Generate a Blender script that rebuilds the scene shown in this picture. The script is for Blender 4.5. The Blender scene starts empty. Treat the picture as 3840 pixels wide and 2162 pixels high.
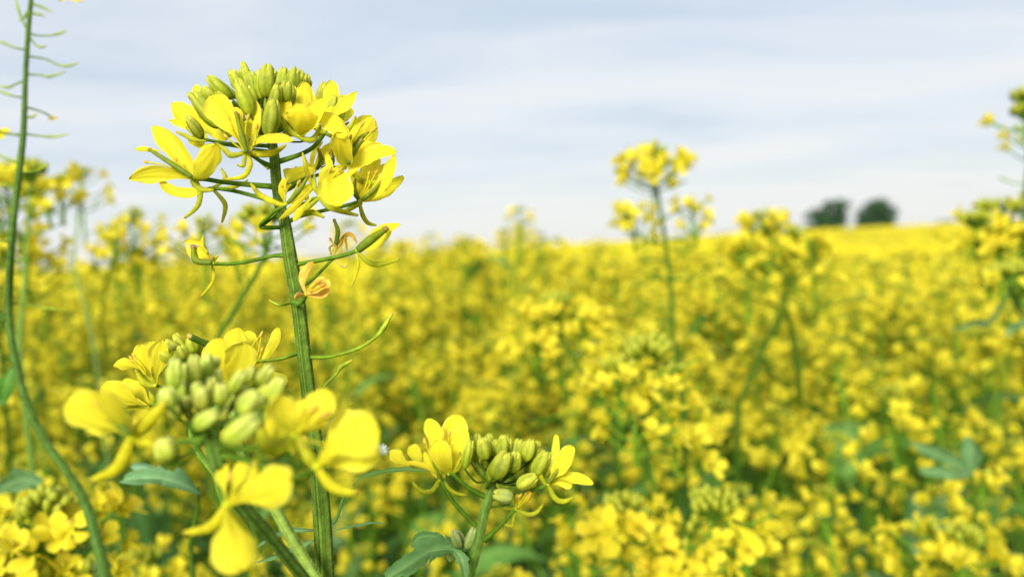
import bpy, math, random
import numpy as np
from mathutils import Vector, Matrix, Quaternion

# ------------------------------------------------------------------ scene, camera frame
S = bpy.context.scene
COL = S.collection
W_, H_, F_ = 3840.0, 2162.0, 3014.0          # photograph size and focal length in its pixels
CAM = Vector((0, 0, 1.15))
PITCH, ROLL = math.radians(2.85), math.radians(2.5)
_f = Vector((0, math.cos(PITCH), -math.sin(PITCH)))
_u = Vector((0, math.sin(PITCH), math.cos(PITCH)))
_r = Vector((1, 0, 0))
CR = _r * math.cos(ROLL) - _u * math.sin(ROLL)
CU = _r * math.sin(ROLL) + _u * math.cos(ROLL)


def P(px, py, d):
    return CAM + _f * d + CR * ((px - W_ / 2) / F_ * d) + CU * ((H_ / 2 - py) / F_ * d)


class Crop:
    """measurements taken on an enlarged part of the photograph, turned into points in space"""
    def __init__(s, ox, oy, sc, d):
        s.ox, s.oy, s.s, s.d = ox, oy, sc, d

    def at(s, d):
        return Crop(s.ox, s.oy, s.s, d)

    def p(s, q):
        dz = q[2] if len(q) > 2 else 0.0
        return P(s.ox + q[0] / s.s, s.oy + q[1] / s.s, s.d + dz * 0.001)

    def L(s, v):
        return v / s.s * s.d / F_


# ------------------------------------------------------------------ mesh builder
class MB:
    def __init__(s):
        s.v, s.f, s.c, s.uv, s.m = [], [], [], [], []

    def vert(s, p, c, uv=(0, 0)):
        s.v.append((p[0], p[1], p[2])); s.c.append(c); s.uv.append(uv)
        return len(s.v) - 1

    def face(s, ids, m=0):
        s.f.append(ids); s.m.append(m)

    def mesh(s, name, mats, origin=Vector((0, 0, 0))):
        me = bpy.data.meshes.new(name)
        o = origin
        me.from_pydata([(a - o[0], b - o[1], c - o[2]) for a, b, c in s.v], [], s.f)
        for m in (mats if isinstance(mats, (list, tuple)) else [mats]):
            me.materials.append(m)
        me.polygons.foreach_set('material_index', s.m)
        me.polygons.foreach_set('use_smooth', [True] * len(s.f))
        ca = me.color_attributes.new('Col', 'FLOAT_COLOR', 'POINT')
        ca.data.foreach_set('color', np.array([(c[0], c[1], c[2], 1.0) for c in s.c], dtype=np.float32).ravel())
        ul = me.uv_layers.new(name='UVMap')
        li = np.zeros(len(me.loops), dtype=np.int32); me.loops.foreach_get('vertex_index', li)
        ul.data.foreach_set('uv', np.array(s.uv, dtype=np.float32)[li].ravel())
        me.update()
        return me


WORLD = {}


def link(name, me, parent=None, loc=Vector((0, 0, 0)), label=None):
    """loc is a world position; parents here are never rotated"""
    o = bpy.data.objects.new(name, me)
    COL.objects.link(o)
    WORLD[o.name] = Vector(loc)
    if parent is not None:
        o.parent = parent
        o.location = Vector(loc) - WORLD[parent.name]
    else:
        o.location = loc
    if label:
        o['label'] = label
    return o


def build(name, mb, mats, parent=None, label=None):
    org = Vector(mb.v[0])
    return link(name, mb.mesh(name, mats, org), parent, org, label)


def tag(o, label=None, cat=None, group=None, kind=None):
    if label: o['label'] = label
    if cat: o['category'] = cat
    if group: o['group'] = group
    if kind: o['kind'] = kind
    return o


def thing(name, label, cat, loc, group=None):
    o = link(name, None, None, Vector(loc))
    o.empty_display_size = 0.02
    return tag(o, label, cat, group)


def cj(c, rnd, a=0.12):
    k = 1 + rnd.uniform(-a, a)
    return (min(c[0] * k * (1 + rnd.uniform(-a, a) * .4), 1), min(c[1] * k, 1), min(c[2] * k, 1))


def mixc(a, b, t):
    t = max(0, min(1, t))
    return tuple(a[i] * (1 - t) + b[i] * t for i in range(3))


# pigments (linear)
YEL = (0.96, 0.825, 0.042)
YEL2 = (0.95, 0.72, 0.03)
PALE = (0.70, 0.62, 0.14)
BUDG = (0.29, 0.34, 0.014)
BUDT = (0.62, 0.62, 0.07)
SEP = (0.42, 0.45, 0.014)
SEPY = (0.66, 0.60, 0.016)
STEM = (0.040, 0.085, 0.005)
STEML = (0.20, 0.34, 0.060)
PED = (0.080, 0.16, 0.010)
BLUEG = (0.060, 0.12, 0.014)
LEAF = (0.13, 0.29, 0.050)
FPED = (0.13, 0.26, 0.018)
LEAFB = (0.14, 0.28, 0.10)
TAN = (0.55, 0.36, 0.10)
ORA = (0.80, 0.40, 0.05)
BRN = (0.28, 0.13, 0.04)


# ------------------------------------------------------------------ materials
def mat(name, trans=0.3, rough=0.5, noise=0.12, nscale=400.0, bump=0.0, spec=0.3, veins=0.0, bscale=900.0, thick=0.0):
    m = bpy.data.materials.new(name); m.use_nodes = True
    nt = m.node_tree; N = nt.nodes; Lk = nt.links
    N.clear()
    out = N.new('ShaderNodeOutputMaterial')
    at = N.new('ShaderNodeAttribute'); at.attribute_name = 'Col'
    tc = N.new('ShaderNodeTexCoord')
    nz = N.new('ShaderNodeTexNoise'); nz.inputs['Scale'].default_value = nscale; nz.inputs['Detail'].default_value = 4
    Lk.new(tc.outputs['Object'], nz.inputs['Vector'])
    mr = N.new('ShaderNodeMapRange'); mr.inputs[1].default_value = 0.3; mr.inputs[2].default_value = 0.7
    mr.inputs[3].default_value = 1 - noise; mr.inputs[4].default_value = 1 + noise
    Lk.new(nz.outputs['Fac'], mr.inputs[0])
    fac = mr.outputs[0]
    if veins:
        uv = N.new('ShaderNodeUVMap'); uv.uv_map = 'UVMap'
        sp = N.new('ShaderNodeSeparateXYZ'); Lk.new(uv.outputs[0], sp.inputs[0])
        wn = N.new('ShaderNodeMath'); wn.operation = 'MULTIPLY'; wn.inputs[1].default_value = 26
        Lk.new(sp.outputs['X'], wn.inputs[0])
        ad = N.new('ShaderNodeMath'); ad.operation = 'MULTIPLY_ADD'; ad.inputs[1].default_value = 5.0
        Lk.new(nz.outputs['Fac'], ad.inputs[0]); Lk.new(wn.outputs[0], ad.inputs[2])
        si = N.new('ShaderNodeMath'); si.operation = 'SINE'; Lk.new(ad.outputs[0], si.inputs[0])
        m2 = N.new('ShaderNodeMath'); m2.operation = 'MULTIPLY_ADD'; m2.inputs[1].default_value = veins; m2.inputs[2].default_value = 1
        Lk.new(si.outputs[0], m2.inputs[0])
        m3 = N.new('ShaderNodeMath'); m3.operation = 'MULTIPLY'; Lk.new(m2.outputs[0], m3.inputs[0]); Lk.new(fac, m3.inputs[1])
        fac = m3.outputs[0]
    vm = N.new('ShaderNodeVectorMath'); vm.operation = 'SCALE'
    Lk.new(at.outputs['Color'], vm.inputs[0]); Lk.new(fac, vm.inputs['Scale'])
    bs = N.new('ShaderNodeBsdfPrincipled')
    bs.inputs['Roughness'].default_value = rough
    bs.inputs['Specular IOR Level'].default_value = spec
    Lk.new(vm.outputs[0], bs.inputs['Base Color'])
    sh = bs.outputs[0]
    if bump:
        n2 = N.new('ShaderNodeTexNoise'); n2.inputs['Scale'].default_value = bscale; n2.inputs['Detail'].default_value = 3
        Lk.new(tc.outputs['Object'], n2.inputs['Vector'])
        bp = N.new('ShaderNodeBump'); bp.inputs['Strength'].default_value = bump; bp.inputs['Distance'].default_value = 0.0004
        Lk.new(n2.outputs['Fac'], bp.inputs['Height']); Lk.new(bp.outputs[0], bs.inputs['Normal'])
    if trans:
        tr = N.new('ShaderNodeBsdfTranslucent'); Lk.new(vm.outputs[0], tr.inputs[0])
        mx = N.new('ShaderNodeMixShader'); mx.inputs[0].default_value = trans
        Lk.new(sh, mx.inputs[1]); Lk.new(tr.outputs[0], mx.inputs[2]); sh = mx.outputs[0]
    Lk.new(sh, out.inputs[0])
    return m


M_PETAL = mat('petal_yellow', 0.52, 0.55, 0.05, 250, 0.35, 0.12, veins=0.025, bscale=350)
M_SEPAL = mat('sepal_green_yellow', 0.35, 0.5, 0.16, 700, 0.3, 0.15)
M_BUD = mat('bud_green', 0.22, 0.5, 0.16, 600, 0.3, 0.15)
M_STEM = mat('stem_green', 0.0, 0.65, 0.28, 500, 0.6, 0.07)
M_LEAF = mat('leaf_green', 0.28, 0.6, 0.2, 120, 0.5, 0.14, bscale=260)
M_DRY = mat('withered_tissue', 0.2, 0.7, 0.25, 600, 0.4, 0.2)
M_FLOSS = mat('white_floss', 0.3, 0.8, 0.05, 300, 0, 0.1)
M_CROP = mat('far_crop', 0.3, 0.7, 0.12, 3, 0, 0.1)
M_TREE = mat('oak_leaves', 0.15, 0.7, 0.25, 0.8, 0, 0.1)
M_BARK = mat('oak_bark', 0, 0.9, 0.3, 3, 0, 0.1)


# ------------------------------------------------------------------ shapes
def smooth_path(pts, rad, sub):
    if len(pts) == 2:
        pts = [pts[0], (pts[0] + pts[1]) / 2, pts[1]]; rad = [rad[0], (rad[0] + rad[1]) / 2, rad[1]]
    out, ro = [], []
    n = len(pts)
    for i in range(n - 1):
        p0 = pts[max(i - 1, 0)]; p1 = pts[i]; p2 = pts[i + 1]; p3 = pts[min(i + 2, n - 1)]
        for k in range(sub):
            t = k / sub
            out.append(0.5 * ((2 * p1) + (p2 - p0) * t + (2 * p0 - 5 * p1 + 4 * p2 - p3) * t * t + (3 * p1 - p0 - 3 * p2 + p3) * t ** 3))
            ro.append(rad[i] * (1 - t) + rad[i + 1] * t)
    out.append(pts[-1]); ro.append(rad[-1])
    return out, ro


def tube(mb, pts, rad, col, seg=8, sub=4, m=0, ridges=0, ramp=0.06, col2=None, flat=1.0, cap=True, ridge_col=None):
    """round or flattened tapering tube through pts; rad number or list"""
    pts = [Vector(p) for p in pts]
    if not isinstance(rad, (list, tuple)):
        rad = [rad] * len(pts)
    if len(rad) != len(pts):
        a, b = rad[0], rad[-1]
        rad = [a + (b - a) * i / (len(pts) - 1) for i in range(len(pts))]
    pts, rad = smooth_path(pts, list(rad), sub)
    n = len(pts)
    T = [(pts[min(i + 1, n - 1)] - pts[max(i - 1, 0)]).normalized() for i in range(n)]
    ref = (pts[0] - CAM).cross(T[0])
    if ref.length < 1e-6: ref = Vector((1, 0, 0)).cross(T[0])
    a = ref.normalized()
    rings = []
    rs = random.Random(seg * 7 + n)
    lob = [rs.uniform(.35, 1.0) for _ in range(max(1, ridges) + 1)]
    stk = [rs.uniform(-.25, .25) for _ in range(seg)]
    for i in range(n):
        a = (a - T[i] * a.dot(T[i]))
        a = a.normalized() if a.length > 1e-9 else T[i].orthogonal().normalized()
        b = T[i].cross(a)
        c0 = col if col2 is None else mixc(col, col2, i / (n - 1))
        ring = []
        for k in range(seg):
            ph = 2 * math.pi * k / seg
            rr = rad[i]
            c = c0
            if ridges:
                w = math.cos(ridges * (ph + 0.35 * math.sin(2 * ph + 1)) + 0.7 * math.sin(i * 0.05))
                lb = lob[int(ridges * ph / 6.2832) % len(lob)]
                rr *= 1 + ramp * w * lb
                w = max(-1, min(1, (w ** 3 if w > 0 else -1) * lb + stk[k] + (rs.uniform(-.12, .12) if seg > 30 else 0)))
                c = mixc(c0, ridge_col or (c0[0] * 1.9, c0[1] * 1.7, c0[2] * 1.9), 0.5 + 0.5 * w)
            ring.append(mb.vert(pts[i] + a * (math.cos(ph) * rr) + b * (math.sin(ph) * rr * flat), c, (k / seg, i / n)))
        rings.append(ring)
    for i in range(n - 1):
        for k in range(seg):
            mb.face((rings[i][k], rings[i][(k + 1) % seg], rings[i + 1][(k + 1) % seg], rings[i + 1][k]), m)
    if cap:
        for ring, p, q, dr in ((rings[0], pts[0], 0, -1), (rings[-1], pts[-1], n - 1, 1)):
            cc = mb.c[ring[0]]
            c = mb.vert(p + T[q] * (rad[q] * 0.5 * dr), cc)
            for k in range(seg):
                f = (ring[k], ring[(k + 1) % seg], c)
                mb.face(f if dr > 0 else f[::-1], m)
    return pts, rad


PROF_T = [0.0, 0.12, 0.28, 0.40, 0.52, 0.64, 0.76, 0.87, 0.95, 0.985, 1.0]
PROF_W = [0.14, 0.13, 0.17, 0.36, 0.68, 0.92, 1.0, 0.90, 0.62, 0.36, 0.08]
PROF_P = [0.20, 0.30, 0.50, 0.72, 0.90, 1.0, 0.92, 0.66, 0.33, 0.16, 0.02]   # pointed
PROF_L = [0.14, 0.45, 0.78, 0.92, 1.0, 1.0, 0.95, 0.80, 0.52, 0.30, 0.06]   # oval


def petal(mb, b, c, t, side, w, cup=0.25, n=9, mm=6, col=YEL, rnd=random, m=0, prof=PROF_W, ruf=0.05, twist=0.0, base_col=None):
    """a thin curved petal from b over c to t, w across at its widest"""
    ts = [1 - (1 - i / n) ** 1.35 for i in range(n + 1)]
    ph = rnd.uniform(0, 6.28); ph2 = rnd.uniform(0, 6.28)
    bc = base_col or mixc(col, SEP, 0.35)
    asy = rnd.uniform(-0.08, 0.08)
    rows = []
    for tt in ts:
        q = b * (1 - tt) ** 2 + c * (2 * tt * (1 - tt)) + t * tt * tt
        d = ((c - b) * (1 - tt) + (t - c) * tt)
        d = d.normalized() if d.length > 1e-9 else (t - b).normalized()
        s0 = side - d * side.dot(d)
        s0 = s0.normalized() if s0.length > 1e-6 else d.orthogonal().normalized()
        nn = d.cross(s0)
        if twist:
            a = twist * (tt - 0.4)
            s0, nn = s0 * math.cos(a) + nn * math.sin(a), nn * math.cos(a) - s0 * math.sin(a)
        ww = float(np.interp(tt, PROF_T, prof)) * w / 2
        row = []
        for k in range(mm + 1):
            x = -1 + 2 * k / mm
            wob = 1 + ruf * math.sin(ph2 + 9 * tt + 3 * x)
            notch = -0.05 * (t - b).length * math.exp(-(x / 0.35) ** 2) * max(0, (tt - 0.8) / 0.2) if prof is PROF_W else 0
            off = cup * ww * (x * x - 0.3) + ruf * w * 0.5 * math.sin(ph + 7 * x * (0.4 + tt)) * tt * abs(x)
            if mm > 8:
                off += w * tt * (.04 * math.sin(ph2 + 17 * x * tt + 3 * tt) + .05 * math.sin(ph + 5 * tt + 11 * x) * abs(x) ** 2 + .012 * math.sin(31 * x + ph))
                wob += .035 * math.sin(23 * tt + ph + (3 if x > 0 else 0)) * abs(x) + rnd.uniform(-.012, .012) * (abs(x) > .9)
            p = q + s0 * (ww * (x * wob + asy * (1 - x * x))) + nn * off + d * notch
            cc = mixc(mixc(bc, col, (tt - 0.1) / 0.4), (col[0], col[1] * 1.03, min(1, col[2] * 4)), max(0, abs(x) - .7) * 1.5 * tt)
            row.append(mb.vert(p, cc, (0.5 + 0.5 * x, tt)))
        rows.append(row)
    for i in range(n):
        for k in range(mm):
            mb.face((rows[i][k], rows[i][k + 1], rows[i + 1][k + 1], rows[i + 1][k]), m)


def view_side(b, t, roll):
    d = (t - b).normalized()
    v = ((b + t) / 2 - CAM).normalized()
    s = d.cross(v)
    s = s.normalized() if s.length > 1e-6 else CR.copy()
    nn = s.cross(d)
    return s * math.cos(roll) + nn * math.sin(roll)


def bud(mb, b, t, w, rnd=random, col=BUDG, tip=BUDT, m=0, seg=16, n=10, fine=True):
    """closed flower bud: four sepals pressed together, their tips standing apart"""
    ax = t - b; L = ax.length; d = ax / L
    a = d.orthogonal().normalized(); bb = d.cross(a)
    rot = rnd.uniform(0, 6.28)
    bend = a * rnd.uniform(-.08, .08) * L + bb * rnd.uniform(-.08, .08) * L
    c0 = cj(col, rnd, 0.15)
    rings = []
    for i in range(n + 1):
        tt = i / n
        rr = w / 2 * (0.30 + 0.70 * math.sin(math.pi * min(1, (tt * 0.94 + 0.10)) ** 0.95)) if tt < 0.999 else w * 0.12
        rr = w / 2 * float(np.interp(tt, [0, .1, .3, .5, .7, .85, .95, 1], [.32, .70, .96, 1, .93, .77, .58, .34]))
        ring = []
        for k in range(seg):
            ph = 2 * math.pi * k / seg
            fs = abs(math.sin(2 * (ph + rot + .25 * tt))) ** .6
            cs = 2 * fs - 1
            r2 = rr * (1 + (0.24 * fs - .2) * min(1, .3 + tt * 1.6))
            up = 0.13 * L * cs * max(0, (tt - 0.65) / 0.35)
            cc = mixc(c0, tip, max(0, tt - 0.35) * .9 + 0.22 * max(0, cs) * (.5 + .5 * math.sin(9 * ph + 5 * tt)) + rnd.uniform(-.06, .06))
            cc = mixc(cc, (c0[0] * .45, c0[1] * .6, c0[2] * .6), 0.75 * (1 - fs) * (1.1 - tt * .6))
            ring.append(mb.vert(b + d * (L * tt + up) + bend * (tt * (1 - tt) * 2) + a * math.cos(ph) * r2 + bb * math.sin(ph) * r2, cc, (k / seg, tt)))
        rings.append(ring)
    for i in range(n):
        for k in range(seg):
            mb.face((rings[i][k], rings[i][(k + 1) % seg], rings[i + 1][(k + 1) % seg], rings[i + 1][k]), m)
    c1 = mb.vert(b, c0); c2 = mb.vert(t + d * L * 0.01, tip)
    for k in range(seg):
        mb.face((rings[0][(k + 1) % seg], rings[0][k], c1), m)
        mb.face((rings[-1][k], rings[-1][(k + 1) % seg], c2), m)
    if fine:
        for q in range(4):
            ph = 2 * math.pi * q / 4 - rot
            o = a * math.cos(ph) + bb * math.sin(ph)
            p0 = b + d * L * 0.86 + o * w * 0.24
            tube(mb, [p0, p0 + d * L * 0.09 + o * w * 0.02, p0 + d * L * rnd.uniform(.14, .2) - o * w * 0.03],
                 [w * 0.12, w * 0.10, w * 0.05], tip, seg=6, sub=2, m=m)


def leaf(mb, pts, w, side, col=LEAF, lobes=4, depth=0.35, fold=0.25, rnd=random, m=0, n=26, mm=6, rib=None, droop=0.1):
    """a toothed, lobed leaf along pts"""
    pts, _ = smooth_path([Vector(p) for p in pts], [1] * len(pts), 8)
    L = len(pts) - 1
    rib = rib or (col[0] * 1.7, col[1] * 1.45, col[2] * 1.6)
    phs = [rnd.uniform(0, 1), rnd.uniform(0, 1)]
    rows = []
    for i in range(n + 1):
        tt = i / n
        x_ = tt * L; j = min(int(x_), L - 1); q = pts[j].lerp(pts[j + 1], x_ - j)
        d = (pts[j + 1] - pts[j]).normalized()
        s0 = side - d * side.dot(d); s0 = s0.normalized() if s0.length > 1e-6 else d.orthogonal().normalized()
        nn = d.cross(s0)
        env = float(np.interp(tt, [0, .08, .3, .6, .85, 1], [.05, .22, .75, 1.0, .55, .02]))
        row = []
        for k in range(mm + 1):
            x = -1 + 2 * k / mm
            sd = 0 if x < 0 else 1
            saw = ((tt * lobes + phs[sd]) % 1.0)
            tooth = ((tt * lobes * 4 + phs[1 - sd]) % 1.0)
            e = env * (1 - depth * (1 - saw) ** 0.8 - 0.12 * (1 - tooth) * abs(x))
            ww = w / 2 * e
            p = q + s0 * (ww * x) + nn * (fold * ww * abs(x) + 0.06 * w * math.sin(5 * tt + 2 * x) * abs(x)) + d * (0.10 * w * abs(x) * (1 if saw > .5 else 0.3))
            c = mixc(rib, col, abs(x) * 3.0)
            c = cj(c, rnd, 0.05)
            row.append(mb.vert(p, c, (0.5 + x / 2, tt)))
        rows.append(row)
    for i in range(n):
        for k in range(mm):
            mb.face((rows[i][k], rows[i][k + 1], rows[i + 1][k + 1], rows[i + 1][k]), m)
    tube(mb, [pts[0], pts[len(pts) // 2], pts[-2]], [w * .03, w * .02, w * .006], rib, seg=5, sub=3, m=m)


def hairs(mb, pts, rad, n, ln, rnd, col=(0.35, 0.42, 0.25)):
    for _ in range(n):
        i = rnd.randrange(len(pts) - 1)
        p = pts[i].lerp(pts[i + 1], rnd.random())
        d = (pts[i + 1] - pts[i]).normalized()
        a = d.orthogonal().normalized(); q = Quaternion(d, rnd.uniform(0, 6.28)); o = q @ a
        s = d.cross(o)
        r = rad[i]
        p0 = p + o * r * 0.96
        p1 = p0 + o * ln * rnd.uniform(.5, 1) - d * ln * rnd.uniform(0, .7)
        wd = ln * 0.07
        ids = [mb.vert(p0 + s * wd, col), mb.vert(p0 - s * wd, col), mb.vert(p0 + d * wd * 1.6, col), mb.vert(p1, col)]
        mb.face((ids[0], ids[1], ids[3])); mb.face((ids[1], ids[2], ids[3])); mb.face((ids[2], ids[0], ids[3]))


# ------------------------------------------------------------------ traced parts
def part_tube(name, cr, pts, r, parent, col, m=None, seg=10, col2=None, hair=0, **kw):
    mb = MB()
    rr = [cr.L(x) for x in r] if isinstance(r, (list, tuple)) else cr.L(r)
    pw, rw = tube(mb, [cr.p(q) for q in pts], rr, col, seg=seg, sub=5, col2=col2, **kw)
    if hair:
        hairs(mb, pw, rw, hair, 0.00045, random.Random(len(pts)))
    return build(name, mb, m or M_STEM, parent)


def flower(cr, parent, base, ped=None, pr=12, petals=(), sepals=(), stamens=(), pistil=None, seed=0, pcol=YEL, pedcol=PED,
           scol=SEP, rec=20, wither=False, label=None):
    """traced flower: pedicel + receptacle mesh, with petal / sepal / stamen / pistil children.
    petals: (cx, cy, tx, ty, width, roll[, dz_ctrl, dz_tip, prof, base x, base y, dz base])"""
    rnd = random.Random(seed)
    bz = base[2] if len(base) > 2 else 0
    mb = MB()
    bp = cr.p(base)
    if ped:
        tube(mb, [bp] + [cr.p(q) for q in ped], [cr.L(pr)] * len(ped) + [cr.L(pr * 1.35)], pedcol, seg=10, sub=6, ridges=5, ramp=.08)
    up = (bp - cr.p(ped[0])).normalized() if ped else CU
    tube(mb, [bp - up * cr.L(rec * .5), bp, bp + up * cr.L(rec * .7)], [cr.L(pr), cr.L(rec), cr.L(rec * .6)], SEP, seg=10, sub=3)
    fo = build('flower', mb, M_STEM, parent, label)
    for k, q in enumerate(petals):
        q = list(q) + [None] * (12 - len(q))
        cx, cy, tx, ty, w, roll, dc, dt, prof, bx, by, db = q
        dt = rnd.uniform(-4, 4) if dt is None else dt
        dc = dt * 0.5 if dc is None else dc
        b = cr.p((bx, by, bz + (db or 0))) if bx is not None else cr.p((base[0], base[1], bz))
        mb = MB()
        t = cr.p((tx, ty, bz + dt)); c = cr.p((cx, cy, bz + dc))
        petal(mb, b, c, t, view_side(b, t, roll), cr.L(w), cup=rnd.uniform(.2, .6) * rnd.choice((-1, 1)), n=20, mm=12,
              col=cj(pcol, rnd, .07), rnd=rnd, prof=prof or PROF_W, ruf=0.14 if wither else 0.085, twist=rnd.uniform(-1.1, 1.1) if wither else rnd.uniform(-.4, .4),
              base_col=mixc(pcol, TAN, .5) if wither else None)
        build('petal', mb, M_DRY if wither else M_PETAL, fo)
    for q in sepals:
        pts, r = q[0], q[1]
        col = q[2] if len(q) > 2 else scol
        mb = MB()
        pp = [cr.p((x[0], x[1], bz + (x[2] if len(x) > 2 else 0))) for x in pts]
        n_ = len(pp)
        rr = [cr.L(r) * k for k in ([.65, 1.05, .95, .5] if n_ == 4 else [.65, 1.15, .5] if n_ == 3 else [.7, .5])]
        tube(mb, pp, rr, col, seg=9, sub=6, flat=0.6, col2=mixc(col, SEPY, .4))
        # small hooked tip
        e = pp[-1]; dd = (pp[-1] - pp[-2]).normalized()
        tube(mb, [e - dd * rr[-1] * .3, e + dd * rr[-1] * 1.1 + CU * rr[-1] * .3], [rr[-1] * 1.15, rr[-1] * .6], mixc(col, TAN, .35), seg=7, sub=2)
        build('sepal', mb, M_SEPAL, fo)
    for q in stamens:
        pts, r = q[0], q[1]
        mb = MB()
        pp = [cr.p((x[0], x[1], bz + (x[2] if len(x) > 2 else -2))) for x in pts]
        tube(mb, pp, cr.L(r * .55), SEPY, seg=6, sub=5)
        dd = (pp[-1] - pp[-2]).normalized()
        e = pp[-1]
        an = cr.L(max(r, 7) * 2.6)
        tube(mb, [e - dd * an * .5, e + dd * an * .2, e + dd * an + CR * an * .15], [cr.L(r * .6), cr.L(r * 1.15), cr.L(r * .5)], ORA if wither else mixc(TAN, YEL2, .45), seg=7, sub=3)
        build('stamen', mb, M_SEPAL, fo)
    if pistil:
        pts, r = pistil[0], pistil[1]
        mb = MB()
        pp = [cr.p((x[0], x[1], bz + (x[2] if len(x) > 2 else -3))) for x in pts]
        tube(mb, pp, [cr.L(r * .8), cr.L(r * 1.05), cr.L(r * .6)], (0.17, 0.26, 0.03), seg=9, sub=5, col2=mixc(SEP, PED, .4))
        e = pp[-1]; dd = (pp[-1] - pp[-2]).normalized()
        tube(mb, [e, e + dd * cr.L(r * .9)], [cr.L(r * .8), cr.L(r * .55)], mixc(BRN, TAN, .6), seg=8, sub=2)
        build('pistil', mb, M_SEPAL, fo)
    return fo


def buds(cr, parent, lst, hub, seed=1, pr=9, col=BUDG, tip=BUDT, dz=None):
    rnd = random.Random(seed)
    for q in lst:
        bx, by, tx, ty, w = q[:5]
        z = q[5] if len(q) > 5 else rnd.uniform(-6, 6)
        mb = MB()
        b = cr.p((bx, by, z)); t = cr.p((tx, ty, z + rnd.uniform(-2, 2)))
        bud(mb, b, t, cr.L(w * rnd.uniform(.88, 1.05)), rnd, col=cj(col, rnd, .2), tip=tip, seg=28, n=14)
        h = cr.p(hub)
        mid = (b + h) / 2 - (t - b) * 0.35
        tube(mb, [b, mid, h], cr.L(pr), PED, seg=7, sub=4)
        build('bud', mb, M_BUD, parent)


def pod(cr, parent, pts, r, tipw=.5, col=PED, col2=(.26, .34, .02)):
    """bare pedicel that ends in a young seed pod"""
    mb = MB()
    n = len(pts)
    rr = [1.3] + [1.0] * (n - 3) + [1.7, .75] if n >= 3 else [1, 1]
    tube(mb, [cr.p(q) for q in pts], [cr.L(r * k) for k in rr], col, seg=9, sub=6, col2=col2, ridges=4, ramp=.05)
    e = cr.p(pts[-1]); dd = (e - cr.p(pts[-2])).normalized()
    tube(mb, [e - dd * cr.L(r * .3), e + dd * cr.L(r * 1.2)], [cr.L(r * .95), cr.L(r * .7)], mixc(TAN, SEP, .4), seg=7, sub=2)
    return build('seed_pod', mb, M_STEM, parent)


def to_ground(p, lean=(0.02, 0.02)):
    """points that carry a stem from p down to the soil"""
    k = p.z
    return [Vector((p.x + lean[0] * .35, p.y + lean[1] * .35, k * .7)), Vector((p.x + lean[0] * .8, p.y + lean[1] * .8, k * .35)),
            Vector((p.x + lean[0], p.y + lean[1], -0.02))]


def stem(cr, parent, pts, rads, col, seg=40, ridges=9, hair=0, lean=(0.02, 0.02), ground=True, sub=8, ridge_col=None, name='stem'):
    mb = MB()
    pw = [cr.p(q) for q in pts]; rr = [cr.L(r) for r in rads]
    a, b = tube(mb, pw, rr, col, seg=seg, sub=sub, ridges=ridges, ramp=.055, ridge_col=ridge_col)
    if hair:
        hairs(mb, a, b, hair, 0.0005, random.Random(5))
    if ground:
        g = to_ground(pw[-1], lean)
        d = (pw[-1] - pw[-2]).normalized()
        tube(mb, [pw[-1] - d * 0.001] + g, [rr[-1] * .99, rr[-1] * 1.05, rr[-1] * 1.15, rr[-1] * 1.2], col, seg=12, sub=4)
    return build(name, mb, M_STEM, parent)


# crops of the photograph: origin, scale, distance
DH = 0.200
cA = Crop(440, 200, 2.3, DH)
cB = Crop(640, 740, 2.4163, DH)
cC = Crop(200, 1180, 2.0125, 0.136)
cC3 = cC.at(0.188)
cCh = cC.at(DH)
cD = Crop(640, 1560, 2.408, 0.136)
cD3 = cD.at(0.190)
cDh = cD.at(DH)
cE = Crop(1240, 1500, 2.1907, 0.222)
cEh = cE.at(DH)
cF = Crop(0, 0, 1.343, 0.30)
cG = Crop(0, 1080, 1.3396, 0.31)
cHH = Crop(2200, 500, 1.45, 0.70)
cI = Crop(3000, 600, 1.8119, 0.5)
cJ = Crop(2100, 1250, 1.59, 0.42)
cK = Crop(2900, 1350, 1.786, 0.5)
cL = Crop(3600, 250, 1.45, 0.42)
cM = Crop(1500, 780, 2.013, 0.5)
cN = Crop(0, 560, 1.96, 0.5)


def ground_of(cr, q, lean=(0.02, 0.02)):
    p = cr.p(q)
    return Vector((p.x + lean[0], p.y + lean[1], 0))


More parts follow.
